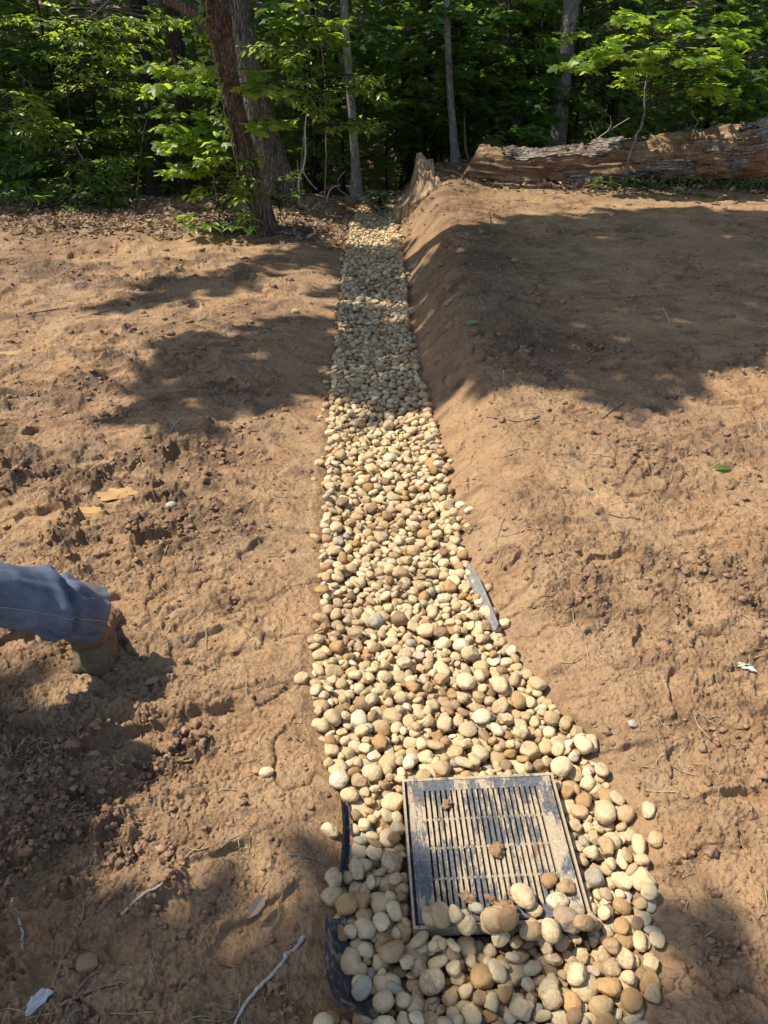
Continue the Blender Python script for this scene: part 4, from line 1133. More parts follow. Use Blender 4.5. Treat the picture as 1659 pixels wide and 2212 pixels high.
sapling('maple_sapling', 'shaded maple sapling crowding the log where it meets the frame', 'sapling', [(1640, 340, 9.5), (1635, 250, 9.5), (1620, 150, 9.5), (1610, 60, 9.5)],
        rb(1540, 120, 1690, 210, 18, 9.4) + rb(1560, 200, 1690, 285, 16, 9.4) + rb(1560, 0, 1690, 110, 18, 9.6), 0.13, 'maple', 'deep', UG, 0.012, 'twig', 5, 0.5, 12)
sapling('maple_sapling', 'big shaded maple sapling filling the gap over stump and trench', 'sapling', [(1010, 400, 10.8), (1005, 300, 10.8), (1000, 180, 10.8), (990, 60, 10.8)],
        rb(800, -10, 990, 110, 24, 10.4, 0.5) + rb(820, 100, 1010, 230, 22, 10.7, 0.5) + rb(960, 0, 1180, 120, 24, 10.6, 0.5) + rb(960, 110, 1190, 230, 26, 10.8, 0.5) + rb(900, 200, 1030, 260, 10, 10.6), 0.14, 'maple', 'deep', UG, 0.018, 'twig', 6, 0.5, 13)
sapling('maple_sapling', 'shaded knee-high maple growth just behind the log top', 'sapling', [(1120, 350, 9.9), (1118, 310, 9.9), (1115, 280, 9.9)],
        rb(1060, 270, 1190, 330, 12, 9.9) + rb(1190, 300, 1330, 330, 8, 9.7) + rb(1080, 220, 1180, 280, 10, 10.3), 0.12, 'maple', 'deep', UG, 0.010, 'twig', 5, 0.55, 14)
sapling('maple_sapling', 'small lit-topped sapling touching the log beside the ridged tree', 'sapling', [(1262, 330, 9.4), (1270, 300, 9.4), (1290, 270, 9.4), (1310, 240, 9.4)],
        rb(1250, 250, 1330, 310, 9, 9.3, 0.2, (0.15, 0.28)), 0.085, 'ovate', 'weed', UG, 0.006, 'twig', 4, 0.7, 15)
sapling('leafy_shrub', 'pale grey-green leafy plant at the head of the gravel trench', 'plant', [(828, 442, 8.95), (826, 425, 8.95), (822, 410, 8.95)],
        rb(790, 402, 850, 438, 16, 8.9, 0.12, (0.10, 0.18)), 0.055, 'maple', 'pale', None, 0.005, 'twig', 5, 0.6, 16)
sapling('leafy_sapling', 'knee-high dark sapling with feathery leaves beside the leaning trunk', 'sapling', [(612, 497, 7.7), (606, 460, 7.75), (600, 420, 7.8), (598, 390, 7.8)],
        rb(575, 380, 640, 440, 12, 7.8, 0.12, (0.12, 0.22)), 0.05, 'ovate', 'deep', UG, 0.006, 'twig', 6, 0.4, 17)

# the vine that climbs the leaning trunk
def vine():
    rg = np.random.default_rng(31)
    c = smooth_path(np.array([V(536, 470, 7.5), V(506, 330, 7.42), V(487, 250, 7.38), V(479, 200, 7.34), V(462, 120, 7.22), V(444, 60, 7.12), V(448, 0, 7.05)]), 60)
    root = thing('climbing_vine', 'leafy vine climbing the leaning trunk', 'vine', c[0])
    v, f = tube(c + rg.normal(0, 0.006, c.shape), 0.006, 6); mk('stem', v, f, M['twig'], root)
    mb = MB(); i = rg.integers(22, 60, 100)
    d = rg.normal(size=(100, 3)); d[:, 0] -= 1.3; d[:, 1] -= 0.9; d[:, 2] -= 0.5
    add_leaves(mb, c[i] + rg.normal(0, 0.04, (100, 3)) - np.array([0.03, 0, 0]), d, np.stack([rg.normal(0, .5, 100) - .4, rg.normal(0, .4, 100) - .6, np.ones(100)], -1), rg.uniform(0.05, 0.095, 100), rg.uniform(.4, 1, 100), 'ovate')
    mb.build('foliage', M['maple'], root, False)
vine()

# saplings further back: a few kinds, copied
def proto_sapling(kind, leaf, seed, hgt, n):
    rg = np.random.default_rng(2000 + seed)
    mbL, mbW = MB(), MB()
    P = smooth_path(np.array([[0, 0, -0.3], [rg.normal(0, .04), 0, hgt * .4], [rg.normal(0, .12), rg.normal(0, .1), hgt]]), 14)
    v, f = tube(P, np.linspace(0.022, 0.006, 14), 8); stem = mk_mesh('stem', v, f); stem.materials.append(M['barkdark'])
    for k in range(n):
        z = rg.uniform(0.15, 1.0) * hgt; a = rg.uniform(0, 2 * math.pi); r = rg.uniform(0.1, 0.95) * (1.1 - 0.45 * z / hgt)
        d = np.array([math.cos(a), math.sin(a), 0.1])
        p = np.array([np.interp(z, P[:, 2], P[:, 0]), np.interp(z, P[:, 2], P[:, 1]), z])
        v, f = tube(np.array([p - [0, 0, .15], p + d * r]), [0.005, 0.003], 3, False); mbW.add(v, f)
        spray(rg, mbL, None, p + d * r, d, rg.uniform(0.3, 0.5), leaf, kind, 5, 0.3, 0.003, rg.uniform(0.25, 0.75), 0.3)
    def fin(mb, nm, mat, sm):
        Vv = np.concatenate(mb.v); Fs = [np.concatenate(x) for x in mb.f.values()]
        me = mk_mesh(nm, Vv, Fs, sm, {'tint': np.concatenate(mb.a)}); me.materials.append(mat); return me
    return stem, fin(mbW, 'twigs', M['barkdark'], True), fin(mbL, 'foliage', M['deep'], False)
PROTO = [proto_sapling('maple', 0.15, 1, 2.6, 34), proto_sapling('maple', 0.14, 2, 3.2, 40), proto_sapling('ovate', 0.15, 3, 2.4, 32), proto_sapling('maple', 0.16, 4, 2.0, 26), proto_sapling('ovate', 0.13, 5, 3.0, 40)]
def back_saplings():
    rg = np.random.default_rng(19)
    labs = ['dark leafy sapling lost among others deep in the shaded wood']
    n = 0
    spots = []
    for y0, y1, k in ((10.6, 12.5, 20), (12.5, 15, 26), (15, 18.5, 26)):
        for _ in range(k):
            y = rg.uniform(y0, y1); x = rg.uniform(-0.55, 0.55) * (y + 1.2)
            spots.append((x, y))
    for (x, y) in spots:
        stem, tw, fo = PROTO[int(rg.integers(0, len(PROTO)))]
        z = h1(x, y)
        root = thing('understory_sapling', labs[0], 'sapling', (x, y, z), 'saplings deep in the shaded wood')
        s = rg.uniform(0.75, 1.3); root.scale = (s * 1.1, s * 1.1, s); root.rotation_euler = (0, 0, rg.uniform(0, 6.28))
        for nm, me in (('stem', stem), ('twigs', tw), ('foliage', fo)):
            o = bpy.data.objects.new(nm, me); COL.objects.link(o); o.parent = root
back_saplings()

def distant_wood():
    rg = np.random.default_rng(23)
    mb = MB()
    n = 26000
    y = rg.uniform(17.5, 30, n); x = rg.uniform(-0.7, 0.7, n) * (y + 2); z = macro(x, y) + rg.gamma(1.6, 0.75, n)
    cl = fbm2(x * 0.5, z * 0.7 + y * 0.5, 3, 7); k = cl > -0.25
    x, y, z = x[k], y[k], z[k]; n = len(x)
    D = rg.normal(size=(n, 3)); D[:, 2] -= 0.3; N = rg.normal(0, .5, (n, 3)); N[:, 2] += 1
    add_leaves(mb, np.stack([x, y, z], -1), D, N, rg.uniform(0.16, 0.32, n), rg.random(n), 'blob')
    o = mb.build('distant_wood', M['deep'], None, False)
    tag(o, 'mass of dark leaves far inside the wood', 'wood', None, 'stuff')
distant_wood()

# ---------------------------------------------------------------- fallen log and stump
def log():
    pts = np.array([[*V(a, b, c), r] for a, b, c, r in ((1012, 372, 8.85, .185), (1060, 368, 8.83, .195), (1150, 362, 8.78, .195), (1300, 352, 8.68, .20), (1450, 342, 8.55, .215), (1600, 330, 8.40, .235), (1680, 318, 8.32, .25), (1800, 298, 8.2, .27), (1950, 285, 8.1, .27))])
    for i in range(len(pts)):           # let it lie on the ground
        pts[i, 2] = max(pts[i, 2], h1(pts[i, 0], pts[i, 1] - 0.12) + pts[i, 3] * 0.70)
    q = smooth_path(pts, 230); n, m = 230, 84
    P = q[:, :3]; T, N, B = frames(P)
    ang = np.arange(m) * 2 * math.pi / m
    s = np.concatenate([[0], np.cumsum(np.linalg.norm(np.diff(P, axis=0), axis=1))])[:, None]
    A = ang[None]
    cx, sx = np.cos(A), np.sin(A)
    lump = fbm3(s * 1.5 + 0 * A, cx * 1.2 + 0 * s, sx * 1.2 + 0 * s, 3, 4)
    grain = 1 - np.abs(fbm3(s * 2.2 + 0 * A, cx * 7 + 0 * s, sx * 7 + 0 * s, 3, 9))
    chunk = sst(0.05, 0.15, fbm3(s * 3.5 + 0 * A, cx * 3 + 0 * s, sx * 3 + 0 * s, 3, 14))
    r = q[:, 3:4] * (1 + 0.13 * lump) + 0.055 * (grain - 0.7) - 0.035 * chunk
    dip = 1 - 0.16 * np.exp(-((s - 0.75) / 0.3) ** 2) * np.clip(N[:, 2:3] * cx + B[:, 2:3] * sx, 0, 1)
    r = r * dip
    cut = 0.10 * np.clip(N[0, 2] * cx + B[0, 2] * sx, -1, 1)        # sawn end leans back
    base = P[:, None] + T[:, None] * np.where(s[..., None] < 0.3, (cut * (1 - s / 0.3))[..., None], 0) 
    dirv = N[:, None] * cx[..., None] + B[:, None] * sx[..., None]
    W = base + r[..., None] * dirv
    i = np.arange(n - 1)[:, None] * m; j = np.arange(m)[None]; j2 = (j + 1) % m
    Fq = np.stack([i + j, i + j2, i + m + j2, i + m + j], -1)
    Vv = np.concatenate([W.reshape(-1, 3), base[0].mean(0)[None], P[-1:]])
    jj = np.arange(m); caps = np.concatenate([np.stack([np.full(m, n * m), (jj + 1) % m, jj], -1), np.stack([np.full(m, n * m + 1), (n - 1) * m + jj, (n - 1) * m + (jj + 1) % m], -1)])
    c = P[40]
    root = thing('fallen_log', 'long rotting orange-brown log with peeling grey bark lying by the wood', 'log', (c[0], c[1], h1(c[0], c[1])))
    mk('rotten_wood', Vv, [Fq.reshape(-1, 4), caps], M['rot'], root, True)
    # bark plates still clinging, mostly on the upper side
    up = N[:, 2:3] * cx + B[:, 2:3] * sx
    fr = -(N[:, 1:2] * cx + B[:, 1:2] * sx)
    k = fbm3(s * 1.6 + 0 * A, cx * 1.7 + 0 * s, sx * 1.7 + 0 * s, 4, 33) + 0.22 * fbm3(s * 7 + 0 * A, cx * 7 + 0 * s, sx * 8 + 0 * s, 2, 35)
    k = k + 0.42 * (up - 0.25) - 0.06 * np.maximum(fr, 0) + 0.22 * sst(1.9, 3.0, s) - 1.5 * (1 - sst(0.15, 0.4, s)) + 0.25 * np.exp(-((s - 1.0) / 0.5) ** 2)
    mask = k > -0.03
    fm = mask[:-1] & mask[1:] & np.roll(mask, -1, 1)[:-1] & np.roll(mask, -1, 1)[1:]
    plate = 1 - np.abs(fbm3(s * 4 + 0 * A, cx * 6 + 0 * s, sx * 6 + 0 * s, 3, 41))
    ro = r + 0.016 + 0.014 * (plate - 0.55) + 0.012 * sst(0.1, 0.5, k)
    O = base + ro[..., None] * dirv
    Vb = np.concatenate([O.reshape(-1, 3), (base + (r - 0.02)[..., None] * dirv).reshape(-1, 3)])
    K = n * m
    fl = [Fq[fm]]
    for (sh, axis, ea, eb) in ((1, 1, 0, 3), (-1, 1, 1, 2)):
        nb = np.roll(fm, sh, 1); b = fm & ~nb; q4 = Fq[b]
        fl.append(np.stack([q4[:, ea], q4[:, eb], q4[:, eb] + K, q4[:, ea] + K], -1))
    for (sh, ea, eb) in ((1, 0, 1), (-1, 3, 2)):
        nb = np.zeros_like(fm)
        if sh == 1: nb[1:] = fm[:-1]
        else: nb[:-1] = fm[1:]
        b = fm & ~nb; q4 = Fq[b]
        fl.append(np.stack([q4[:, ea], q4[:, eb], q4[:, eb] + K, q4[:, ea] + K], -1))
    Fb = np.concatenate(fl)
    use, inv = np.unique(Fb, return_inverse=True)
    mk('bark', Vb[use], inv.reshape(-1, 4), M['logbark'], root, True)
log()

def stump():
    pk = V(888, 345, 8.35); c0 = V(925, 440, 8.35); zb = h1(c0[0], c0[1]) - 0.30
    cx, cy = V(942, 400, 8.45)[0], 8.52
    zb = zb - 0.12
    n, m = 60, 140
    ang = np.arange(m) * 2 * math.pi / m
    t = np.linspace(0, 1, n)[:, None]; A = ang[None]
    gl = H(cx + 0.26 * np.cos(ang), cy + 0.26 * np.sin(ang))[None]
    ztop = pk[2] + 0.03 - 0.40 * (np.cos(A) * 0.5 + 0.5) ** 0.9 + 0.045 * fbm3(np.cos(A) * 6, np.sin(A) * 6, 0 * A, 3, 2)
    z = zb + (ztop - zb) * t
    hgt = np.maximum(z - gl, 0)
    R = 0.185 + 0.10 * np.exp(-hgt / 0.17)
    root_l = 1 + 0.42 * np.exp(-hgt / 0.16) * np.maximum(np.cos(A - math.pi * 1.10), 0) ** 4 + 0.12 * np.exp(-hgt / 0.12) * np.maximum(np.cos(A - 4.5), 0) ** 6 + 0.3 * np.exp(-hgt / .1) * np.maximum(np.cos(A - 2.6), 0) ** 6
    fis = 1 - np.abs(fbm3(np.cos(A) * 6, np.sin(A) * 6, z * 1.4, 3, 8)); but = fbm3(np.cos(A) * 1.6, np.sin(A) * 1.6, z * 0.8, 2, 12)
    R = R * root_l * (1 + 0.14 * but) + 0.075 * (fis - 0.75)
    X = cx + 0.06 * (1 - t) * 0 + R * np.cos(A); Y = cy + R * np.sin(A)
    W = np.stack([X, Y, z + 0 * A], -1)
    # splintered inside: rings falling inward
    rings = [W]
    for q, dz in ((0.8, -0.01), (0.5, -0.05), (0.2, -0.06)):
        e = W[-1].copy(); e[:, 0] = cx + (e[:, 0] - cx) * q; e[:, 1] = cy + (e[:, 1] - cy) * q
        e[:, 2] += dz + 0.03 * fbm3(e[:, 0] * 20, e[:, 1] * 20, 0 * e[:, 0], 2, 3)
        rings.append(e[None])
    W = np.concatenate(rings); nn = len(W)
    i = np.arange(nn - 1)[:, None] * m; j = np.arange(m)[None]; j2 = (j + 1) % m
    Fq = np.stack([i + j, i + j2, i + m + j2, i + m + j], -1).reshape(-1, 4)
    cap = np.stack([np.full(m, nn * m), (nn - 1) * m + np.arange(m), (nn - 1) * m + (np.arange(m) + 1) % m], -1)
    Vv = np.concatenate([W.reshape(-1, 3), W[-1].mean(0)[None]])
    o = mk('tree_stump', Vv, [Fq, cap], M['stump'], None, True)
    tag(o, 'jagged slant-topped rotten stump with a spreading root at the trench head', 'stump')
stump()
# ---------------------------------------------------------------- plastic liner edges
def liner(label, outer, inner, ho, hi, mat='liner', n=40):
    O = smooth_path(np.array([G(x, y, h) for (x, y), h in zip(outer, ho)]), n); I = smooth_path(np.array([G(x, y, h) for (x, y), h in zip(inner, hi)]), n)
    rg = np.random.default_rng(len(label))
    k = 7; rows = []
    for q in np.linspace(0, 1, k):
        p = O * (1 - q) + I * q; p[:, 2] -= 0.016 * math.sin(math.pi * q); rows.append(p)
    top = np.stack(rows); bot = top.copy(); bot[..., 2] -= 0.003
    Vv = np.concatenate([top.reshape(-1, 3), bot.reshape(-1, 3)]); K = k * n
    i = np.arange(k - 1)[:, None] * n; j = np.arange(n - 1)[None]
    F1 = np.stack([i + j, i + j + 1, i + n + j + 1, i + n + j], -1).reshape(-1, 4)
    e = np.arange(n - 1)
    F = np.concatenate([F1, F1[:, ::-1] + K, np.stack([e, e + K, e + 1 + K, e + 1], -1), np.stack([e + (k - 1) * n, e + 1 + (k - 1) * n, e + 1 + (k - 1) * n + K, e + (k - 1) * n + K], -1)])
    tag(mk('plastic_liner', Vv, F, M[mat], None, True), label, 'liner', 'exposed edges of the trench liner')
liner('black curled plastic liner corner exposed below the grate, muddy', [(703, 1975), (703, 2040), (706, 2105), (722, 2155), (752, 2182), (800, 2200)], [(750, 1975), (752, 2030), (757, 2075), (772, 2110), (795, 2140), (835, 2170)], [.045] * 6, [-.01] * 6)
liner('thin black liner strip between the mud and stones beside the grate', [(736, 1725), (740, 1780), (738, 1830), (734, 1880)], [(752, 1725), (756, 1780), (755, 1830), (752, 1880)], [.025] * 4, [.0] * 4)
M['linersheen'] = m_plain('sun_sheen_liner', (0.13, 0.125, 0.12), (0.24, 0.225, 0.21), 40, 0.42, 0.001, 0.5)  # black plastic coloured light grey to stand in for sun sheen
liner('grey liner edge torn and showing beside the bank halfway up the trench', [(1010, 1216), (1030, 1238), (1052, 1285), (1066, 1320), (1077, 1348)], [(1000, 1230), (1016, 1262), (1036, 1305), (1050, 1335), (1064, 1358)], [.028] * 5, [.0] * 5, "linersheen")

# ---------------------------------------------------------------- sticks, leaves, scraps on the mud
def drape(pts, lift=0.004, n=24):
    g = []
    for (x, y) in pts:
        p = G(x, y, 0.0)
        for _ in range(4): p = G(x, y, h1(p[0], p[1]))
        g.append(p)
    q = smooth_path(np.array(g), n)
    hh = H(q[:, 0], q[:, 1])
    line = np.maximum.accumulate  # rest on the high spots
    s = np.linspace(0, 1, n); z = hh.copy()
    k = np.ones(7) / 7; z = np.convolve(np.pad(z, 3, mode='edge'), k, 'valid')
    q[:, 2] = np.maximum(z, hh - 0.002) + lift
    return q
TG = 'sticks scattered over the churned mud'
def stick(pts, w, label, mat='twig', name='twig', seed=0, fork=None, lift=None, group=TG):
    rg = np.random.default_rng(300 + seed)
    q = drape(pts, w * 0.55 if lift is None else lift, 30)
    q[:, :2] += np.cumsum(rg.normal(0, w * 0.12, (30, 2)), 0)
    r = w / 2 * np.linspace(1.0, 0.55, 30) * (1 + 0.15 * rg.normal(size=30))
    mb = MB(); v, f = tube(q, r, 7); mb.add(v, f)
    if fork:
        q2 = drape(fork, w * 0.5, 14); v, f = tube(q2, w * 0.3 * np.linspace(1, .5, 14), 6); mb.add(v, f)
    tag(mb.build(name, M[mat], None), label, 'stick', group)
stick([(658, 2024), (620, 2068), (576, 2120), (540, 2165), (513, 2212)], .011, 'long pale bent stick pointing at the black liner corner', 'paletwig', 'fallen_stick', 1)
stick([(186, 1949), (166, 2021), (112, 2146), (83, 2210)], .006, 'long thin straight stick in shade by the white scrap', 'twig', 'fallen_stick', 2)
stick([(31, 1945), (49, 1994), (60, 2057)], .008, 'short pale curved root standing out of dark mud near the frame corner', 'paletwig', 'root', 3)
stick([(130, 2173), (215, 2133), (273, 2123)], .008, 'forked brown twig lying across shaded mud near the long thin stick', 'twig', 'twig', 4, [(160, 2160), (190, 2120), (235, 2090)])
stick([(170, 2045), (202, 2057), (210, 2088)], .005, 'little bent twig beside the brown pebble in shade', 'twig', 'twig', 5)
stick([(623, 1844), (681, 1860), (721, 1889)], .005, 'thin arched dark twig touching the stones beside the liner strip', 'twig', 'twig', 6)
stick([(264, 1978), (314, 1954), (354, 1913)], .007, 'pale root piece half sunk at the shade edge', 'paletwig', 'root', 7)
stick([(296, 1940), (330, 1918), (358, 1895)], .004, 'hair-thin twig above the half sunk pale root', 'twig', 'twig', 8)
stick([(401, 1855), (425, 1838), (448, 1819)], .005, 'short straight twig left of the green grass tuft', 'twig', 'twig', 9)
stick([(358, 1651), (384, 1645), (410, 1640)], .009, 'flat orange-tan wood splinter on sunlit mud below the boot print', 'straw', 'wood_splinter', 10)
stick([(1347, 871), (1322, 888), (1300, 905)], .010, 'dark forked stick on the bank at the shade edge', 'twig', 'fallen_stick', 11)
stick([(1446, 703), (1438, 682), (1429, 665)], .008, 'short pale stick lying in the bank shade', 'paletwig', 'twig', 12)
stick([(605, 857), (585, 874), (565, 890)], .005, 'thin straw-coloured twig on the smooth slope by the stones', 'straw', 'twig', 13)
stick([(389, 908), (372, 930), (356, 948)], .007, 'crossed thin twigs in the shade blotch on the mud', 'paletwig', 'twig', 14, [(372, 915), (380, 930), (385, 944)])
stick([(558, 934), (540, 936), (523, 943)], .009, 'short curved brown root on sunny slope above the gravel bend', 'twig', 'root', 15)
stick([(1507, 1538), (1530, 1556), (1552, 1579)], .006, 'dark forked twig on the crumbly bank past the smooth scrapes', 'twig', 'twig', 16, [(1522, 1552), (1545, 1556), (1562, 1554)])
stick([(1230, 1332), (1238, 1342), (1244, 1350)], .006, 'tiny pale straw on the bank beside the torn liner', 'straw', 'twig', 17)
stick([(1408, 1551), (1428, 1562), (1446, 1583)], .004, 'fine branching twig below the smooth scraped patches', 'straw', 'twig', 18, [(1415, 1553), (1420, 1568), (1424, 1580)])
stick([(60, 680), (105, 672), (150, 664)], .012, 'grey stick lying far out on the rutted mud', 'twig', 'fallen_stick', 19)
stick([(1050, 905), (1110, 912), (1160, 904)], .008, 'broken grey twig at the top of the sunlit bank', 'twig', 'twig', 20)
stick([(1310, 1110), (1340, 1118), (1375, 1112)], .006, 'thin twig across the clods on the bank', 'twig', 'twig', 21)
stick([(1090, 1120), (1075, 1160), (1070, 1190)], .005, 'thin twig running down the bank near the white stones', 'twig', 'twig', 22)
for k, (x, y, x2, y2, lb) in enumerate(((1063, 490, 1056, 458, 'dark stick stuck upright in the bank crest near the stump'), (1216, 500, 1195, 472, 'thin leaning stick poking out of the bank below the log'), (1090, 830, 1088, 800, 'short stick standing at the sunny edge of the bank shade'), (1236, 720, 1233, 698, 'stubby dark twig poking up in the middle of the bank shade'), (870, 604, 866, 590, 'little peg-like stick standing at the trench edge'))):
    p = G(x, y, 0.3)
    for _ in range(4): p = G(x, y, h1(p[0], p[1]))
    e = V(x2, y2, p[1]); rg = np.random.default_rng(k)
    q = smooth_path(np.array([p - (e - p) * 0.2, p, p + (e - p) * 0.5 + rg.normal(0, .006, 3), e]), 14)
    v, f = tube(q, np.linspace(.009, .004, 14), 7); tag(mk('upright_stick', v, f, M['twig']), lb, 'stick', 'sticks poking up from the bank')

def ground_at(px, py):
    p = G(px, py, 0.0)
    for _ in range(4): p = G(px, py, h1(p[0], p[1]))
    return p
def stray(px, py, a, b, c, yaw, kind, col, label, name='river_stone', group='stray stones lying on the mud'):
    rg = np.random.default_rng(int(px * 7 + py)); p = ground_at(px, py)
    v, f = stone_verts(rg, a, b, c, kind, 3)
    o = mk(name, v, f, M['stone'], None, True, {'tint': np.repeat(np.array(STCOL[col])[None], len(v), 0)})
    o.matrix_world = Matrix.Translation(Vector((p[0], p[1], h1(p[0], p[1]) + c * 0.55))) @ Matrix.Rotation(yaw, 4, 'Z')
    tag(o, label, 'stone', group)
stray(576, 1670, .020, .014, .010, .3, 'oblong', 'cream', 'cream oval stone alone on sunlit mud below the boot heel print')
stray(554, 1667, .011, .010, .007, .3, 'rounded', 'ochre brown', 'small rusty pebble half sunk beside the lone cream stone')
stray(713, 1797, .022, .015, .013, -.3, 'angular', 'cream', 'cream wedge-shaped stone on mud beside the thin liner strip')
stray(1398, 1753, .020, .015, .012, 1.2, 'angular', 'cream', 'broken cream chip on bank mud just off the gravel')
stray(1415, 1816, .020, .017, .012, 1.0, 'rounded', 'tan', 'tan muddy stone half sunk in mud beside the gravel')
stray(1012, 1104, .020, .014, .012, .3, 'angular', 'off-white', 'white chipped stone at the gravel edge below the bank')
stray(994, 1094, .022, .015, .013, .3, 'angular', 'off-white', 'larger white chipped stone at the gravel edge below the bank')
stray(190, 2084, .022, .017, .014, .3, 'rounded', 'dark brown', 'dark brown pebble in shade by the little bent twig')
stray(1366, 1566, .014, .012, .009, .3, 'angular', 'grey', 'dark grey pebble in the bank below the smooth scrapes')
stray(638, 676, .03, .022, .018, .3, 'rounded', 'pale tan', 'pale stone alone on the far sunlit slope')
stray(370, 1096, .022, .018, .014, .3, 'rounded', 'grey', 'grey stone by a deep boot hole on the rutted mud')
stray(690, 1003, .024, .02, .015, .3, 'rounded', 'pale tan', 'pale stone just outside the gravel on the boot side')

def leaf_thing(px, py, s, ang, kind, mat, label, cat='leaf', name='dead_leaf'):
    p = ground_at(px, py); mb = MB()
    add_leaves(mb, [p + np.array([-s * .5 * math.cos(ang), -s * .5 * math.sin(ang), 0.012])], [[math.cos(ang), math.sin(ang), 0.08]], [[0.1, -0.2, 1]], [s], [0.7], kind)
    tag(mb.build(name, M[mat], None, False), label, cat)
leaf_thing(1558, 1017, .085, 0.05, 'ovate', 'weed', 'fresh green leaf lying on the sunlit bank', name='fallen_leaf')
leaf_thing(556, 1967, .06, 1.0, 'curl', 'litter', 'curled dry brown leaf on mud above the long bent stick')
leaf_thing(330, 0 + 1480, .05, 0.4, 'curl', 'litter', 'small dry leaf in the boot shadow')
leaf_thing(700, 1476, .05, 0.2, 'curl', 'litter', 'dark curled leaf by the gravel edge level with the boot')
leaf_thing(1022, 702, .10, 0.4, 'ovate', 'pale', 'pale leaf lying in the bank shade near its crest', name='fallen_leaf')

def scrap(px, py, w, l, ang, mat, label, name):
    p = ground_at(px, py); rg = np.random.default_rng(int(px)); n = 9
    u, v = np.meshgrid(np.linspace(-.5, .5, n), np.linspace(-.5, .5, n))
    z = 0.35 * w * fbm2(u * 3 + px, v * 3, 3, 5) + 0.014
    X = u * l * (1 - 0.5 * v) ; Y = v * w * (1 + 0.4 * u)
    c, s_ = math.cos(ang), math.sin(ang)
    top = np.stack([p[0] + X * c - Y * s_, p[1] + X * s_ + Y * c, p[2] + z], -1).reshape(-1, 3)
    bot = top - np.array([0, 0, 0.001]); K = n * n
    i = np.arange(n - 1)[:, None] * n; j = np.arange(n - 1)[None]
    F = np.stack([i + j, i + j + 1, i + n + j + 1, i + n + j], -1).reshape(-1, 4)
    tag(mk(name, np.concatenate([top, bot]), np.concatenate([F, F[:, ::-1] + K]), M[mat], None, True), label, 'litter')
scrap(85, 2168, .022, .05, .9, 'paper', 'crumpled white paper scrap in shade by the long thin stick', 'paper_scrap')
scrap(1586, 1440, .022, .085, .0, 'wrap', 'crumpled greenish wrapper lying on the crumbly bank', 'wrapper')
scrap(1614, 1450, .015, .035, -.25, 'paper', 'small white tag beside the greenish wrapper', 'paper_scrap')

def clod(px, py, r, label, on=None, seed=0):
    p = ground_at(px, py) if on is None else G(px, py, on); rg = np.random.default_rng(seed + 900)
    v, f = ICO[3]; v = v.copy(); o = rg.uniform(-9, 9, 3)
    d = 1 + 0.45 * fbm3(v[:, 0] * 1.7 + o[0], v[:, 1] * 1.7 + o[1], v[:, 2] * 1.7, 4, 2, 0.65)
    v = v * d[:, None] * np.array([r, r * rg.uniform(.6, .9), r * .5])
    a = rg.uniform(0, 6); c, s = math.cos(a), math.sin(a); v = np.stack([v[:, 0] * c - v[:, 1] * s, v[:, 0] * s + v[:, 1] * c, v[:, 2]], -1)
    tag(mk('mud_clod', v + p + np.array([0, 0, r * .25]), f, M['clod'], None, True), label, 'clod', 'clods of mud dropped on the grate')
clod(1075, 1838, .017, 'crumbly brown clod in the middle of the grate', 0.02, 1)
clod(965, 1740, .014, 'thin smear of red-brown mud crumbs near the grate top corner', 0.02, 2)
clod(1093, 1972, .025, 'largest wet brown clod heaped on the lower grate edge', 0.035, 3)
clod(1010, 1942, .016, 'small ragged clod on the lower slats by the tan stone', 0.025, 4)
clod(1060, 1945, .014, 'small dark clod on the lower slats above the largest clod', 0.025, 5)
clod(1112, 1935, .014, 'dark clod wedged behind the long cream stone on the grate', 0.03, 6)

def tuft(px, py, n, hgt, r, mat, label, cat='grass', name='grass_tuft', seed=0):
    p = ground_at(px, py); rg = np.random.default_rng(seed + 500); mb = MB()
    a = rg.uniform(0, 6.28, n); q = np.sqrt(rg.random(n)) * r
    P = p + np.stack([q * np.cos(a), q * np.sin(a), 0 * a], -1); P[:, 2] = H(P[:, 0], P[:, 1])
    a2 = a + rg.normal(0, .7, n); D = np.stack([np.cos(a2), np.sin(a2), rg.uniform(-.02, .25, n) if mat == 'straw' else rg.uniform(.1, 1.2, n)], -1)
    add_leaves(mb, P, D, np.tile([0, 0, 1.0], (n, 1)) + rg.normal(0, .3, (n, 3)), hgt * rg.uniform(.5, 1.2, n), rg.random(n), 'blade')
    tag(mb.build(name, M[mat], None, False), label, cat)
tuft(497, 1852, 24, .035, .022, 'weed', 'small green grass tuft buried in a mud clod', seed=1)
tuft(18, 1650, 300, .032, .09, 'straw', 'flattened dry straw-coloured grass at the frame edge below the boot', seed=2)
tuft(10, 1595, 40, .03, .06, 'deep', 'thin dark grass in shade beyond the dry grass', seed=3)
tuft(1020, 1045 - 10, 40, .05, .05, 'straw', 'sparse dry grass on the bank edge in sun', seed=4)

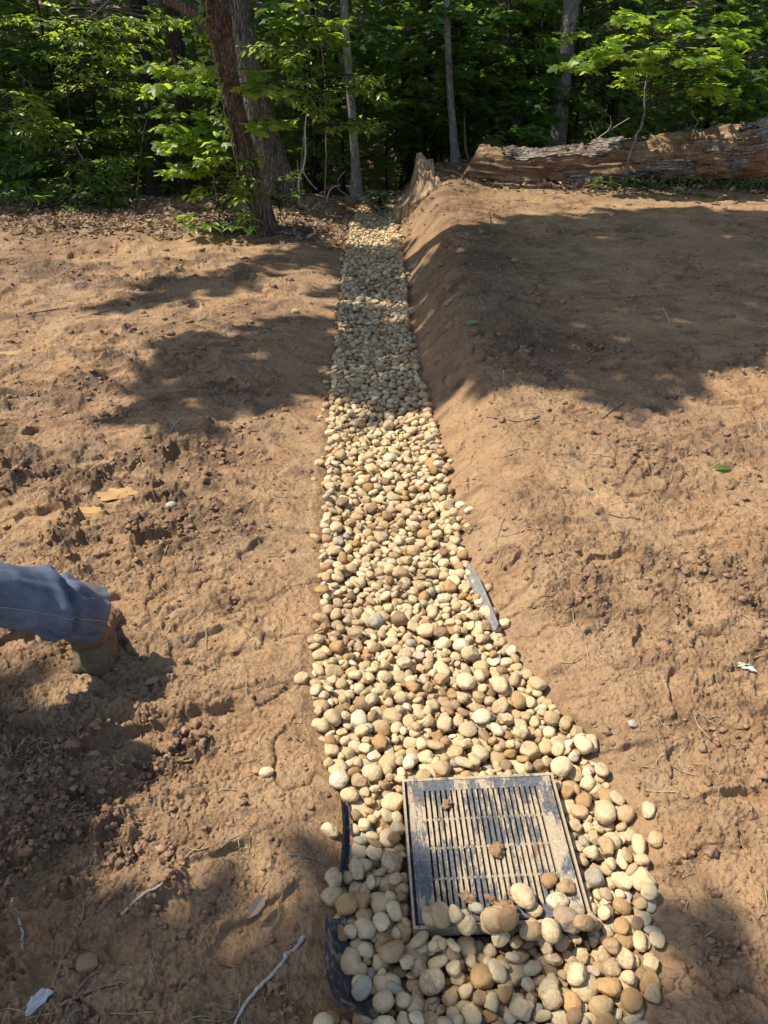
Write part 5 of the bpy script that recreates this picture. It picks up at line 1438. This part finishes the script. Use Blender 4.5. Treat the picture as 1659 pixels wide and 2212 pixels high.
# low plants in front of the log
def weed(px, py, y, n, hgt, leaf, kind, label, seed):
    rg = np.random.default_rng(700 + seed); p = V(px, py, y); p[2] = h1(p[0], p[1])
    root = thing('small_weed', label, 'weed', p, 'low weeds along the log'); mbL, mbW = MB(), MB()
    for k in range(n):
        a = rg.uniform(0, 6.28); t = p + np.array([math.cos(a), math.sin(a) * .6, 0]) * rg.uniform(.02, .10); e = t + np.array([math.cos(a) * .05, math.sin(a) * .05, hgt * rg.uniform(.5, 1.1)])
        v, f = tube(smooth_path(np.array([t - [0, 0, .02], (t + e) / 2, e]), 6), .0022, 4, False); mbW.add(v, f)
        m = int(rg.integers(4, 8)); q = rg.uniform(.3, 1, m)[:, None]; aa = rg.uniform(0, 6.28, m)
        add_leaves(mbL, t + (e - t) * q, np.stack([np.cos(aa), np.sin(aa), rg.uniform(-.3, .3, m)], -1), np.tile([0, 0, 1.], (m, 1)) + rg.normal(0, .3, (m, 3)), leaf * rg.uniform(.6, 1.1, m), rg.random(m), kind)
    mbW.build('stem', M['twig'], root); mbL.build('foliage', M['weed'], root, False)
for k, a in enumerate(((1285, 405, 8.25, 9, .16, .06, 'ovate', 'lush low weed nearest the left log end'), (1325, 400, 8.3, 6, .13, .06, 'maple', 'three-lobed weed against the log by the maple stem'), (1375, 402, 8.28, 8, .14, .07, 'ovate', 'bright green weed just beyond the maple stem'),
        (1405, 400, 8.3, 5, .12, .08, 'maple', 'broad-leaved weed under the middle of the log'), (1470, 395, 8.3, 5, .18, .08, 'ovate', 'upright two-leaved weed before the dark hollow of log'), (1520, 392, 8.3, 4, .12, .09, 'ovate', 'flat spreading weed under the log bark flap'),
        (1560, 395, 8.25, 5, .15, .06, 'ovate', 'thin weed by the pale chip under the log'), (1612, 405, 8.2, 5, .13, .07, 'ovate', 'lit weed close to the frame below the log'), (1500, 432, 8.0, 3, .06, .06, 'maple', 'single low weed alone in the leaf litter'), (1455, 425, 8.05, 3, .05, .05, 'ovate', 'tiny weed in the litter before the log'), (1640, 385, 8.25, 6, .15, .07, 'ovate', 'dark weed at the far end of the log'))):
    weed(*a, k)

# bare stems and brush where the trench enters the wood
def dead_stem(pts, w, label, mat='paletwig', forks=(), hang=False):
    q = smooth_path(np.array([V(*p) for p in pts]), 26)
    if not hang: q[0, 2] = min(q[0, 2], h1(q[0, 0], q[0, 1]) - .02)
    mb = MB(); v, f = tube(q, np.linspace(w / 2, w / 4, 26), 8); mb.add(v, f)
    for fk in forks:
        q = smooth_path(np.array([V(*p) for p in fk]), 16); v, f = tube(q, np.linspace(w / 3.2, w / 8, 16), 6); mb.add(v, f)
    tag(mb.build('bare_stem', M[mat]), label, 'stem', 'bare stems at the edge of the wood')
dead_stem([(645, 412, 8.5), (646, 385, 8.5), (655, 362, 8.5), (660, 330, 8.5), (659, 280, 8.5), (664, 235, 8.5)], .022, 'white forked dead stem beside the thick grooved tree', 'paletwig', [[(653, 368, 8.5), (668, 392, 8.45), (686, 411, 8.4)], [(646, 392, 8.5), (643, 360, 8.5), (642, 345, 8.5)]])
dead_stem([(755, 425, 9.0), (735, 412, 9.0), (720, 400, 9.0), (700, 412, 8.9)], .015, 'thin fallen branch arching over litter by the slender tree', 'twig', [[(735, 412, 9.0), (730, 390, 9.1), (745, 370, 9.1)]])
dead_stem([(278, 458, 9.0), (270, 425, 9.1), (260, 400, 9.1), (250, 390, 9.1)], .012, 'pale bent bare stem in the shade of the thicket', 'paletwig')
dead_stem([(705, 432, 8.7), (715, 408, 8.7), (735, 400, 8.8)], .016, 'bent grey branch end sticking from the root mound', 'paletwig')
dead_stem([(1265, 330, 9.0), (1290, 300, 9.0), (1335, 270, 9.0), (1360, 255, 9.0)], .012, 'bare pale twig reaching over the log beside the ridged tree', 'paletwig', [[(1290, 300, 9.0), (1280, 280, 9.0), (1275, 262, 9.0)], [(1310, 285, 9.0), (1320, 270, 9.0), (1318, 250, 9.0)]], hang=True)
dead_stem([(1000, 420, 8.35), (1015, 398, 8.4), (985, 372, 8.5), (960, 368, 8.5)], .02, 'loose bark slab branch lying over the stump mound', 'twig')
dead_stem([(25, 210, 8.8), (60, 230, 8.8), (70, 190, 8.8), (40, 160, 8.8)], .008, 'hanging thin bare vine loop in the thicket', 'twig', hang=True)
dead_stem([(90, -10, 8.6), (140, 35, 8.6), (190, 38, 8.6), (235, 0, 8.6)], .010, 'bare hanging twig tangle above the lit sapling', 'paletwig', [[(120, 20, 8.6), (150, 10, 8.6), (175, -10, 8.6)], [(160, 38, 8.6), (200, 52, 8.6), (235, 40, 8.6)]], hang=True)

# ---------------------------------------------------------------- puddles, litter, loose crumbs
def puddle(px, py, rx, ry, label, seed):
    p = ground_at(px, py); m = 60; a = np.arange(m) * 2 * math.pi / m
    r = 1 + 0.35 * fbm2(np.cos(a) * 1.5 + seed, np.sin(a) * 1.5, 3, seed)
    z = float(np.quantile(H(p[0] + rx * .6 * np.cos(a), p[1] + ry * .6 * np.sin(a)), 0.45)) + 0.004
    ring = np.stack([p[0] + rx * r * np.cos(a), p[1] + ry * r * np.sin(a), np.full(m, z)], -1)
    Vv = np.concatenate([ring, [[p[0], p[1], z]]]); F = np.stack([np.full(m, m), np.arange(m), (np.arange(m) + 1) % m], -1)
    tag(mk('puddle', Vv, F, M['puddle'], None, True), label, 'puddle', None, 'structure')
for k, a in enumerate(((250, 1067, .085, .055, 'small ochre puddle in a boot print'), (190, 1107, .06, .04, 'smaller ochre puddle nearer the boot'), (372, 553, .06, .05, 'ochre water spot near the leaning tree'), (250, 597, .07, .05, 'far ochre water spot on rutted mud'), (22, 762, .10, .05, 'ochre puddle at the frame edge'))):
    puddle(*a, k + 1)

def litter():
    rg = np.random.default_rng(61); n = 30000
    x = rg.uniform(-5.5, 5.5, n); y = 6.9 + rg.gamma(1.6, 0.75, n)
    _, _, lit = detail(x, y)
    k = (lit > rg.uniform(0.05, 0.9, n)); x, y = x[k], y[k]; n = len(x)
    z = H(x, y); a = rg.uniform(0, 6.28, n); mb = MB()
    add_leaves(mb, np.stack([x, y, z + rg.uniform(.002, .02, n)], -1), np.stack([np.cos(a), np.sin(a), rg.normal(0, .35, n)], -1), np.stack([rg.normal(0, .5, n), rg.normal(0, .5, n), np.ones(n)], -1), rg.uniform(.035, .085, n), rg.random(n), 'curl')
    tag(mb.build('leaf_litter', M['litter'], None, False), 'dry brown leaf litter strewn along the edge of the wood', 'leaf litter', None, 'stuff')
litter()

def crumbs():
    rg = np.random.default_rng(62)
    n = 60000
    y = CAMH / np.tan(rg.uniform(math.radians(12), math.radians(70), n)); x = rg.uniform(-1, 1, n) * (0.45 + 0.52 * y)
    o = np.maximum(xl(y) - x, x - xr(y))
    _, dm, _ = detail(x, y)
    k = (o > 0.01) & (rg.random(n) < 0.05 + 0.75 * dm ** 1.5 * (fbm2(x * 2.3, y * 2.3, 2, 150) > -0.1)) & (y < 8.6); x, y = x[k], y[k]; n = len(x)
    z = H(x, y); v0, f0 = ICO[1]
    r = np.clip(rg.lognormal(math.log(.0042), .5, n), .0018, .014) * np.clip(0.70 + 0.20 * y, .8, 2.0)
    sh = 1 + 0.28 * rg.normal(size=(n, len(v0)))
    Vv = v0[None] * sh[..., None] * r[:, None, None] * np.stack([rg.uniform(.7, 1.3, n), rg.uniform(.7, 1.2, n), rg.uniform(.5, .9, n)], -1)[:, None]
    Vv = Vv + np.stack([x, y, z + r * .25], -1)[:, None]
    F = (f0[None] + (np.arange(n) * len(v0))[:, None, None]).reshape(-1, 3)
    tag(mk('mud_crumbs', Vv.reshape(-1, 3), F, M['clod'], None, True), 'loose crumbs of dark mud scattered over the ground', 'mud crumbs', None, 'stuff')
crumbs()

def debris():
    rg = np.random.default_rng(63); mb = MB(); n = 520
    y = CAMH / np.tan(rg.uniform(math.radians(14), math.radians(66), n)); x = rg.uniform(-1, 1, n) * (0.45 + 0.52 * y)
    k = np.maximum(xl(y) - x, x - xr(y)) > 0.05; x, y = x[k], y[k]
    for a, b in zip(x, y):
        L = rg.uniform(.03, .11) * (0.8 + 0.12 * b); t = rg.uniform(0, 6.28); c = rg.normal(0, .5)
        s_ = np.linspace(-.5, .5, 7); px = a + L * (s_ * math.cos(t) - c * s_ * s_ * math.sin(t)); py = b + L * (s_ * math.sin(t) + c * s_ * s_ * math.cos(t))
        pz = np.maximum(np.convolve(np.pad(H(px, py), 1, mode='edge'), np.ones(3) / 3, 'valid'), H(px, py) - .001) + .002
        v, f = tube(np.stack([px, py, pz], -1), np.linspace(.0016, .0008, 7) * rg.uniform(.7, 1.6) * (0.8 + .15 * b), 4, False); mb.add(v, f, np.full(len(v), rg.random()))
    tag(mb.build('plant_debris', M['straw'], None), 'hair-thin roots and straw bits trodden into the mud', 'plant debris', None, 'stuff')
debris()
# ---------------------------------------------------------------- the person whose leg steps into the picture
def person():
    rg = np.random.default_rng(90)
    heel = ground_at(203, 1448); d = G(243, 1288, 0)[:2] - heel[:2]; d = np.array([*norm(d), 0.0]); side = np.array([d[1], -d[0], 0.0])
    gz = h1(*(heel[:2] + d[:2] * 0.08)) - 0.012
    ankle = heel + d * 0.075; ankle[2] = gz + 0.11
    cuff = G(205, 1322, gz + 0.215); edge = G(-8, 1288, gz + 0.40)
    a = norm(edge - cuff); knee = cuff + a * 0.40
    hip = knee + norm(np.array([-0.86, -0.22, 0.55])) * 0.43
    pel = hip + np.array([-0.10, -0.04, 0.06])
    hip2 = pel + np.array([-0.10, -0.03, -0.05]); foot2 = np.array([hip2[0] - 0.16, hip2[1] - 0.05, 0]); foot2[2] = h1(foot2[0], foot2[1])
    knee2 = hip2 * 0.5 + foot2 * 0.5 + np.array([-0.03, 0.16, 0.05])
    print('PERSON', heel, cuff, knee, hip, foot2)
    root = thing('person', 'person in faded blue jeans and muddy work boots stepping in beside the trench', 'person', (pel[0], pel[1], foot2[2]))
    # body: one skin over a skeleton
    neck = pel + np.array([-0.12, 0.02, 0.49]); head = neck + np.array([0.03, 0.03, 0.20])
    vs, es, rs = [], [], []
    def add(p, r, par=None):
        vs.append(tuple(float(x) for x in p)); rs.append(r)
        if par is not None: es.append((par, len(vs) - 1))
        return len(vs) - 1
    p0 = add(pel, .13); s1 = add(pel + (neck - pel) * .45, .135, p0); s2 = add(pel + (neck - pel) * .82, .14, s1); nk = add(neck, .055, s2)
    hd = add(head - np.array([0, 0, .06]), .07, nk); h2_ = add(head, .088, hd); add(head + np.array([0, 0, .09]), .07, h2_)
    fwd = norm(np.array([0.5, 0.85, 0])); lat = np.array([fwd[1], -fwd[0], 0])
    add(head + fwd * .10 + np.array([0, 0, -.02]), .018, h2_)
    for sg in (-1, 1):
        sh = add(neck + lat * sg * .19 + np.array([0, 0, -.07]), .058, s2)
        el = add(neck + lat * sg * .27 + fwd * .03 + np.array([0, 0, -.36]), .043, sh)
        w_ = neck + lat * sg * .26 + fwd * .16 + np.array([0, 0, -.57]); wr = add(w_, .028, el)
        pm = add(w_ + fwd * .05 + np.array([0, 0, -.04]), .034, wr)
        for q, (o, l) in enumerate(((-.030, .07), (-.010, .08), (.010, .075), (.030, .06))):
            k1 = add(w_ + fwd * .09 + lat * o + np.array([0, 0, -.06]), .010, pm); add(w_ + fwd * (.09 + l * .6) + lat * o + np.array([0, 0, -.06 - l * .5]), .008, k1)
        add(w_ + fwd * .07 + lat * sg * -.045 + np.array([0, 0, -.03]), .010, pm)
    for hp, kn, an in ((hip, knee, ankle), (hip2, knee2, foot2 + np.array([0, 0, .1]))):
        i = add(hp, .085, p0); i = add(kn, .055, i); i = add(an, .04, i)
    me = bpy.data.meshes.new('body'); me.from_pydata(vs, es, [])
    body = bpy.data.objects.new('body', me); COL.objects.link(body)
    body.modifiers.new('skin', 'SKIN'); body.modifiers.new('sub', 'SUBSURF').levels = 1; body.modifiers['sub'].render_levels = 2
    for k, sv in enumerate(me.skin_vertices[0].data):
        sv.radius = (rs[k], rs[k]); sv.use_root = (k == 0)
    me.materials.append(M['skin'])
    body.parent = root; body.matrix_parent_inverse = Matrix.Translation(-Vector(root.location))
    # shirt, hair
    mb = MB()
    tp = np.array([[*(pel + np.array([0, 0, -.02])), .165], [*(pel + (neck - pel) * .4), .16], [*(pel + (neck - pel) * .8), .175], [*(neck + np.array([0, 0, -.04])), .10], [*(neck + np.array([0, 0, .01])), .065]])
    q = smooth_path(tp, 30); v, f = tube(q[:, :3], q[:, 3], 24, False); mb.add(v, f)
    for sg in (-1, 1):
        q = smooth_path(np.array([neck + lat * sg * .10 + np.array([0, 0, -.06]), neck + lat * sg * .20 + np.array([0, 0, -.08]), neck + lat * sg * .265 + fwd * .02 + np.array([0, 0, -.30])]), 16)
        v, f = tube(q, np.linspace(.085, .065, 16), 16, False); mb.add(v, f)
    mb.build('shirt', M['shirt'], root)
    v, f = ICO[3]; hv = v[v[:, 2] > -0.25]; keep = v[:, 2] > -0.25 + 0.5 * np.maximum(v @ np.array([*fwd[:2], 0]), 0)
    idx = -np.ones(len(v), int); idx[keep] = np.arange(keep.sum()); ff = f[keep[f].all(1)]
    mk('hair', v[keep] * np.array([.105, .105, .12]) + head + np.array([0, 0, .035]), idx[ff], M['hair'], root)
    # jeans: a creased leg for the stepping foot, the other leg and the seat
    mb = MB()
    def leg(hp, kn, cf, r0, r1, r2, seed, nring=150, m=72):
        q = smooth_path(np.array([[*(cf + norm(cf - kn) * 0.0), r2], [*(cf + (kn - cf) * .3), r2 * 1.04], [*(cf + (kn - cf) * .7), r1 * .98], [*kn, r1], [*(kn + (hp - kn) * .5), r0 * .92], [*hp, r0]]), nring)
        P = q[:, :3]; L = np.concatenate([[0], np.cumsum(np.linalg.norm(np.diff(P, axis=0), axis=1))])
        def dsp(i, A, PP):
            s = L[i]; k = np.exp(-((s - .10) / .055) ** 2)
            crease = 1 - np.abs(fbm3(s * 9 + 1.6 * np.cos(A + 1) + 0.9 * np.sin(2 * A), np.cos(A) * 1.6, np.sin(A) * 1.6 + seed, 3, 3))
            big = fbm3(s * 4, np.cos(A) * 1.5 + seed, np.sin(A) * 1.5, 3, 5)
            fold = -0.020 * np.exp(-((s - 0.115 - 0.03 * np.cos(A + 0.6)) / .012) ** 2) + 0.014 * np.exp(-((s - 0.150 - 0.03 * np.cos(A + 0.6)) / .022) ** 2)
            return 0.024 * (crease - .6) * (0.35 + 0.9 * k) + 0.013 * big + fold + 0.003 * np.exp(-(s / .012) ** 2)
        v, f = tube(P, q[:, 3], m, False, dsp)
        tint = np.repeat(np.exp(-(L / .10) ** 2) * 0.7, m)
        mb.add(v, f, tint)
        ring = v[:m]; c = ring.mean(0); inn = c + (ring - c) * .94; deep = c + (ring - c) * .90 + norm(P[12] - P[0]) * .05
        vv = np.concatenate([ring, inn, deep]); j = np.arange(m); j2 = (j + 1) % m
        mb.add(vv, np.concatenate([np.stack([j, j2, m + j2, m + j], -1), np.stack([m + j, m + j2, 2 * m + j2, 2 * m + j], -1)]), np.full(3 * m, .6))
        return v.reshape(nring, m, 3), P
    W, P1 = leg(hip, knee, cuff, .105, .082, .077, 3)
    leg(hip2, knee2, foot2 + np.array([0, 0, .06]), .105, .085, .085, 8)
    q = smooth_path(np.array([[*(pel + np.array([0, 0, -.16])), .06], [*(pel + np.array([0, 0, -.06])), .165], [*(pel + np.array([0, 0, .05])), .160]]), 14)
    v, f = tube(q[:, :3], q[:, 3], 30, True); mb.add(v, f, np.zeros(len(v)))
    mb.build('jeans', M['denim'], root)
    # the seam that shows along the shin
    cam_p = np.array([0, 0, CAMH])
    T, N, B = frames(P1[:90])
    tocam = norm(cam_p - P1[40]); down = -np.array([0, 0, 1.0])
    ang = []
    for i in range(2, 90):
        c = P1[i]; w = norm(W[i] - c); t_ = norm(tocam * 0.9 + down * 0.28)
        ang.append(int(np.argmax(w @ t_)))
    k0 = int(np.median(ang)); seam = np.array([W[i, k0] + norm(W[i, k0] - P1[i]) * .0012 for i in range(2, 90)])
    v, f = tube(seam, .0016, 6); mk('seam', v, f, M['thread'], root)
    # boots
    def boot(hl, dv, shaft_top, name='boot'):
        sd = np.array([dv[1], -dv[0], 0.0]); mbb = MB()
        st = np.array([[-.012, .022, .055], [.003, .050, .085], [.05, .060, .125], [.12, .054, .115], [.18, .049, .088], [.235, .053, .070], [.275, .046, .058], [.30, .026, .042]])
        q = smooth_path(np.concatenate([st, np.zeros((len(st), 1))], 1)[:, [0, 1, 2]], 40)
        m = 40; A = np.arange(m) * 2 * math.pi / m
        cs, sn = np.cos(A), np.sin(A)
        rings = []
        for (s, w, hgt) in q:
            yy = np.sign(cs) * np.abs(cs) ** .75 * w; zz = (np.sign(sn) * np.abs(sn) ** .7 * .5 + .5) * hgt
            rings.append(hl[None] + dv[None] * s + sd[None] * yy[:, None] + np.array([0, 0, 1.0])[None] * zz[:, None])
        Rg = np.array(rings); n = len(Rg)
        Rg = Rg + 0.011 * fbm3(Rg[..., 0] * 26, Rg[..., 1] * 26, Rg[..., 2] * 26, 4, 6, 0.6)[..., None] * np.array([1, 1, .6])
        i = np.arange(n - 1)[:, None] * m; j = np.arange(m)[None]; j2 = (j + 1) % m
        Fq = np.stack([i + j, i + j2, i + m + j2, i + m + j], -1).reshape(-1, 4)
        Vv = np.concatenate([Rg.reshape(-1, 3), Rg[0].mean(0)[None], Rg[-1].mean(0)[None]]); jj = np.arange(m)
        cap = np.concatenate([np.stack([np.full(m, n * m), (jj + 1) % m, jj], -1), np.stack([np.full(m, n * m + 1), (n - 1) * m + jj, (n - 1) * m + (jj + 1) % m], -1)])
        tint = np.clip(.05 + 4.5 * ((Vv - hl) @ dv) + 7 * ((Vv - hl) @ sd), 0, 1)
        mbb.add(Vv, [Fq, cap], tint)
        b0 = hl + dv * .062 + np.array([0, 0, .05])
        q = smooth_path(np.array([[*b0, .050], [*(b0 + np.array([0, 0, .05])), .054], [*(b0 * .45 + shaft_top * .55), .058], [*shaft_top, .062]]), 26)
        v, f = tube(q[:, :3], q[:, 3], 32, True, lambda i, a, P: 0.008 * fbm3(np.cos(a) * 2, np.sin(a) * 2, P[:, 2:3] * 26 + 0 * a, 4, 4, 0.6)); mbb.add(v, f, np.clip(.45 + 9 * (v - b0) @ sd, 0, 1))
        bo = mbb.build(name, M['boot'], root)
        # sole
        o = [(q_[0] * 1.03 - .006, q_[1] * 1.08) for q_ in smooth_path(st, 24)]
        out = [hl + dv * s + sd * w for s, w in o] + [hl + dv * s - sd * w for s, w in o[::-1]]
        out = np.array(out); k = len(out); lo = out.copy(); lo[:, 2] -= .012; hi = out.copy(); hi[:, 2] += .010
        jj = np.arange(k); j2_ = (jj + 1) % k
        Vs = np.concatenate([lo, hi, lo.mean(0)[None], hi.mean(0)[None]])
        so = MB(); so.add(Vs, [np.stack([jj, j2_, k + j2_, k + jj], -1), np.concatenate([np.stack([np.full(k, 2 * k), j2_, jj], -1), np.stack([np.full(k, 2 * k + 1), k + jj, k + j2_], -1)])], np.full(len(Vs), .9))
        s_ = so.build('sole', M['boot'], None); s_.parent = bo; s_.matrix_parent_inverse = bo.matrix_world.inverted() if False else Matrix.Translation(-Vector(root.location))
    hl = heel.copy(); hl[2] = gz
    boot(hl, d, cuff + norm(knee - cuff) * .06)
    f2 = foot2.copy(); f2[:2] -= fwd[:2] * .06
    boot(f2, fwd, foot2 + np.array([0, 0, .22]))
    return root
person()
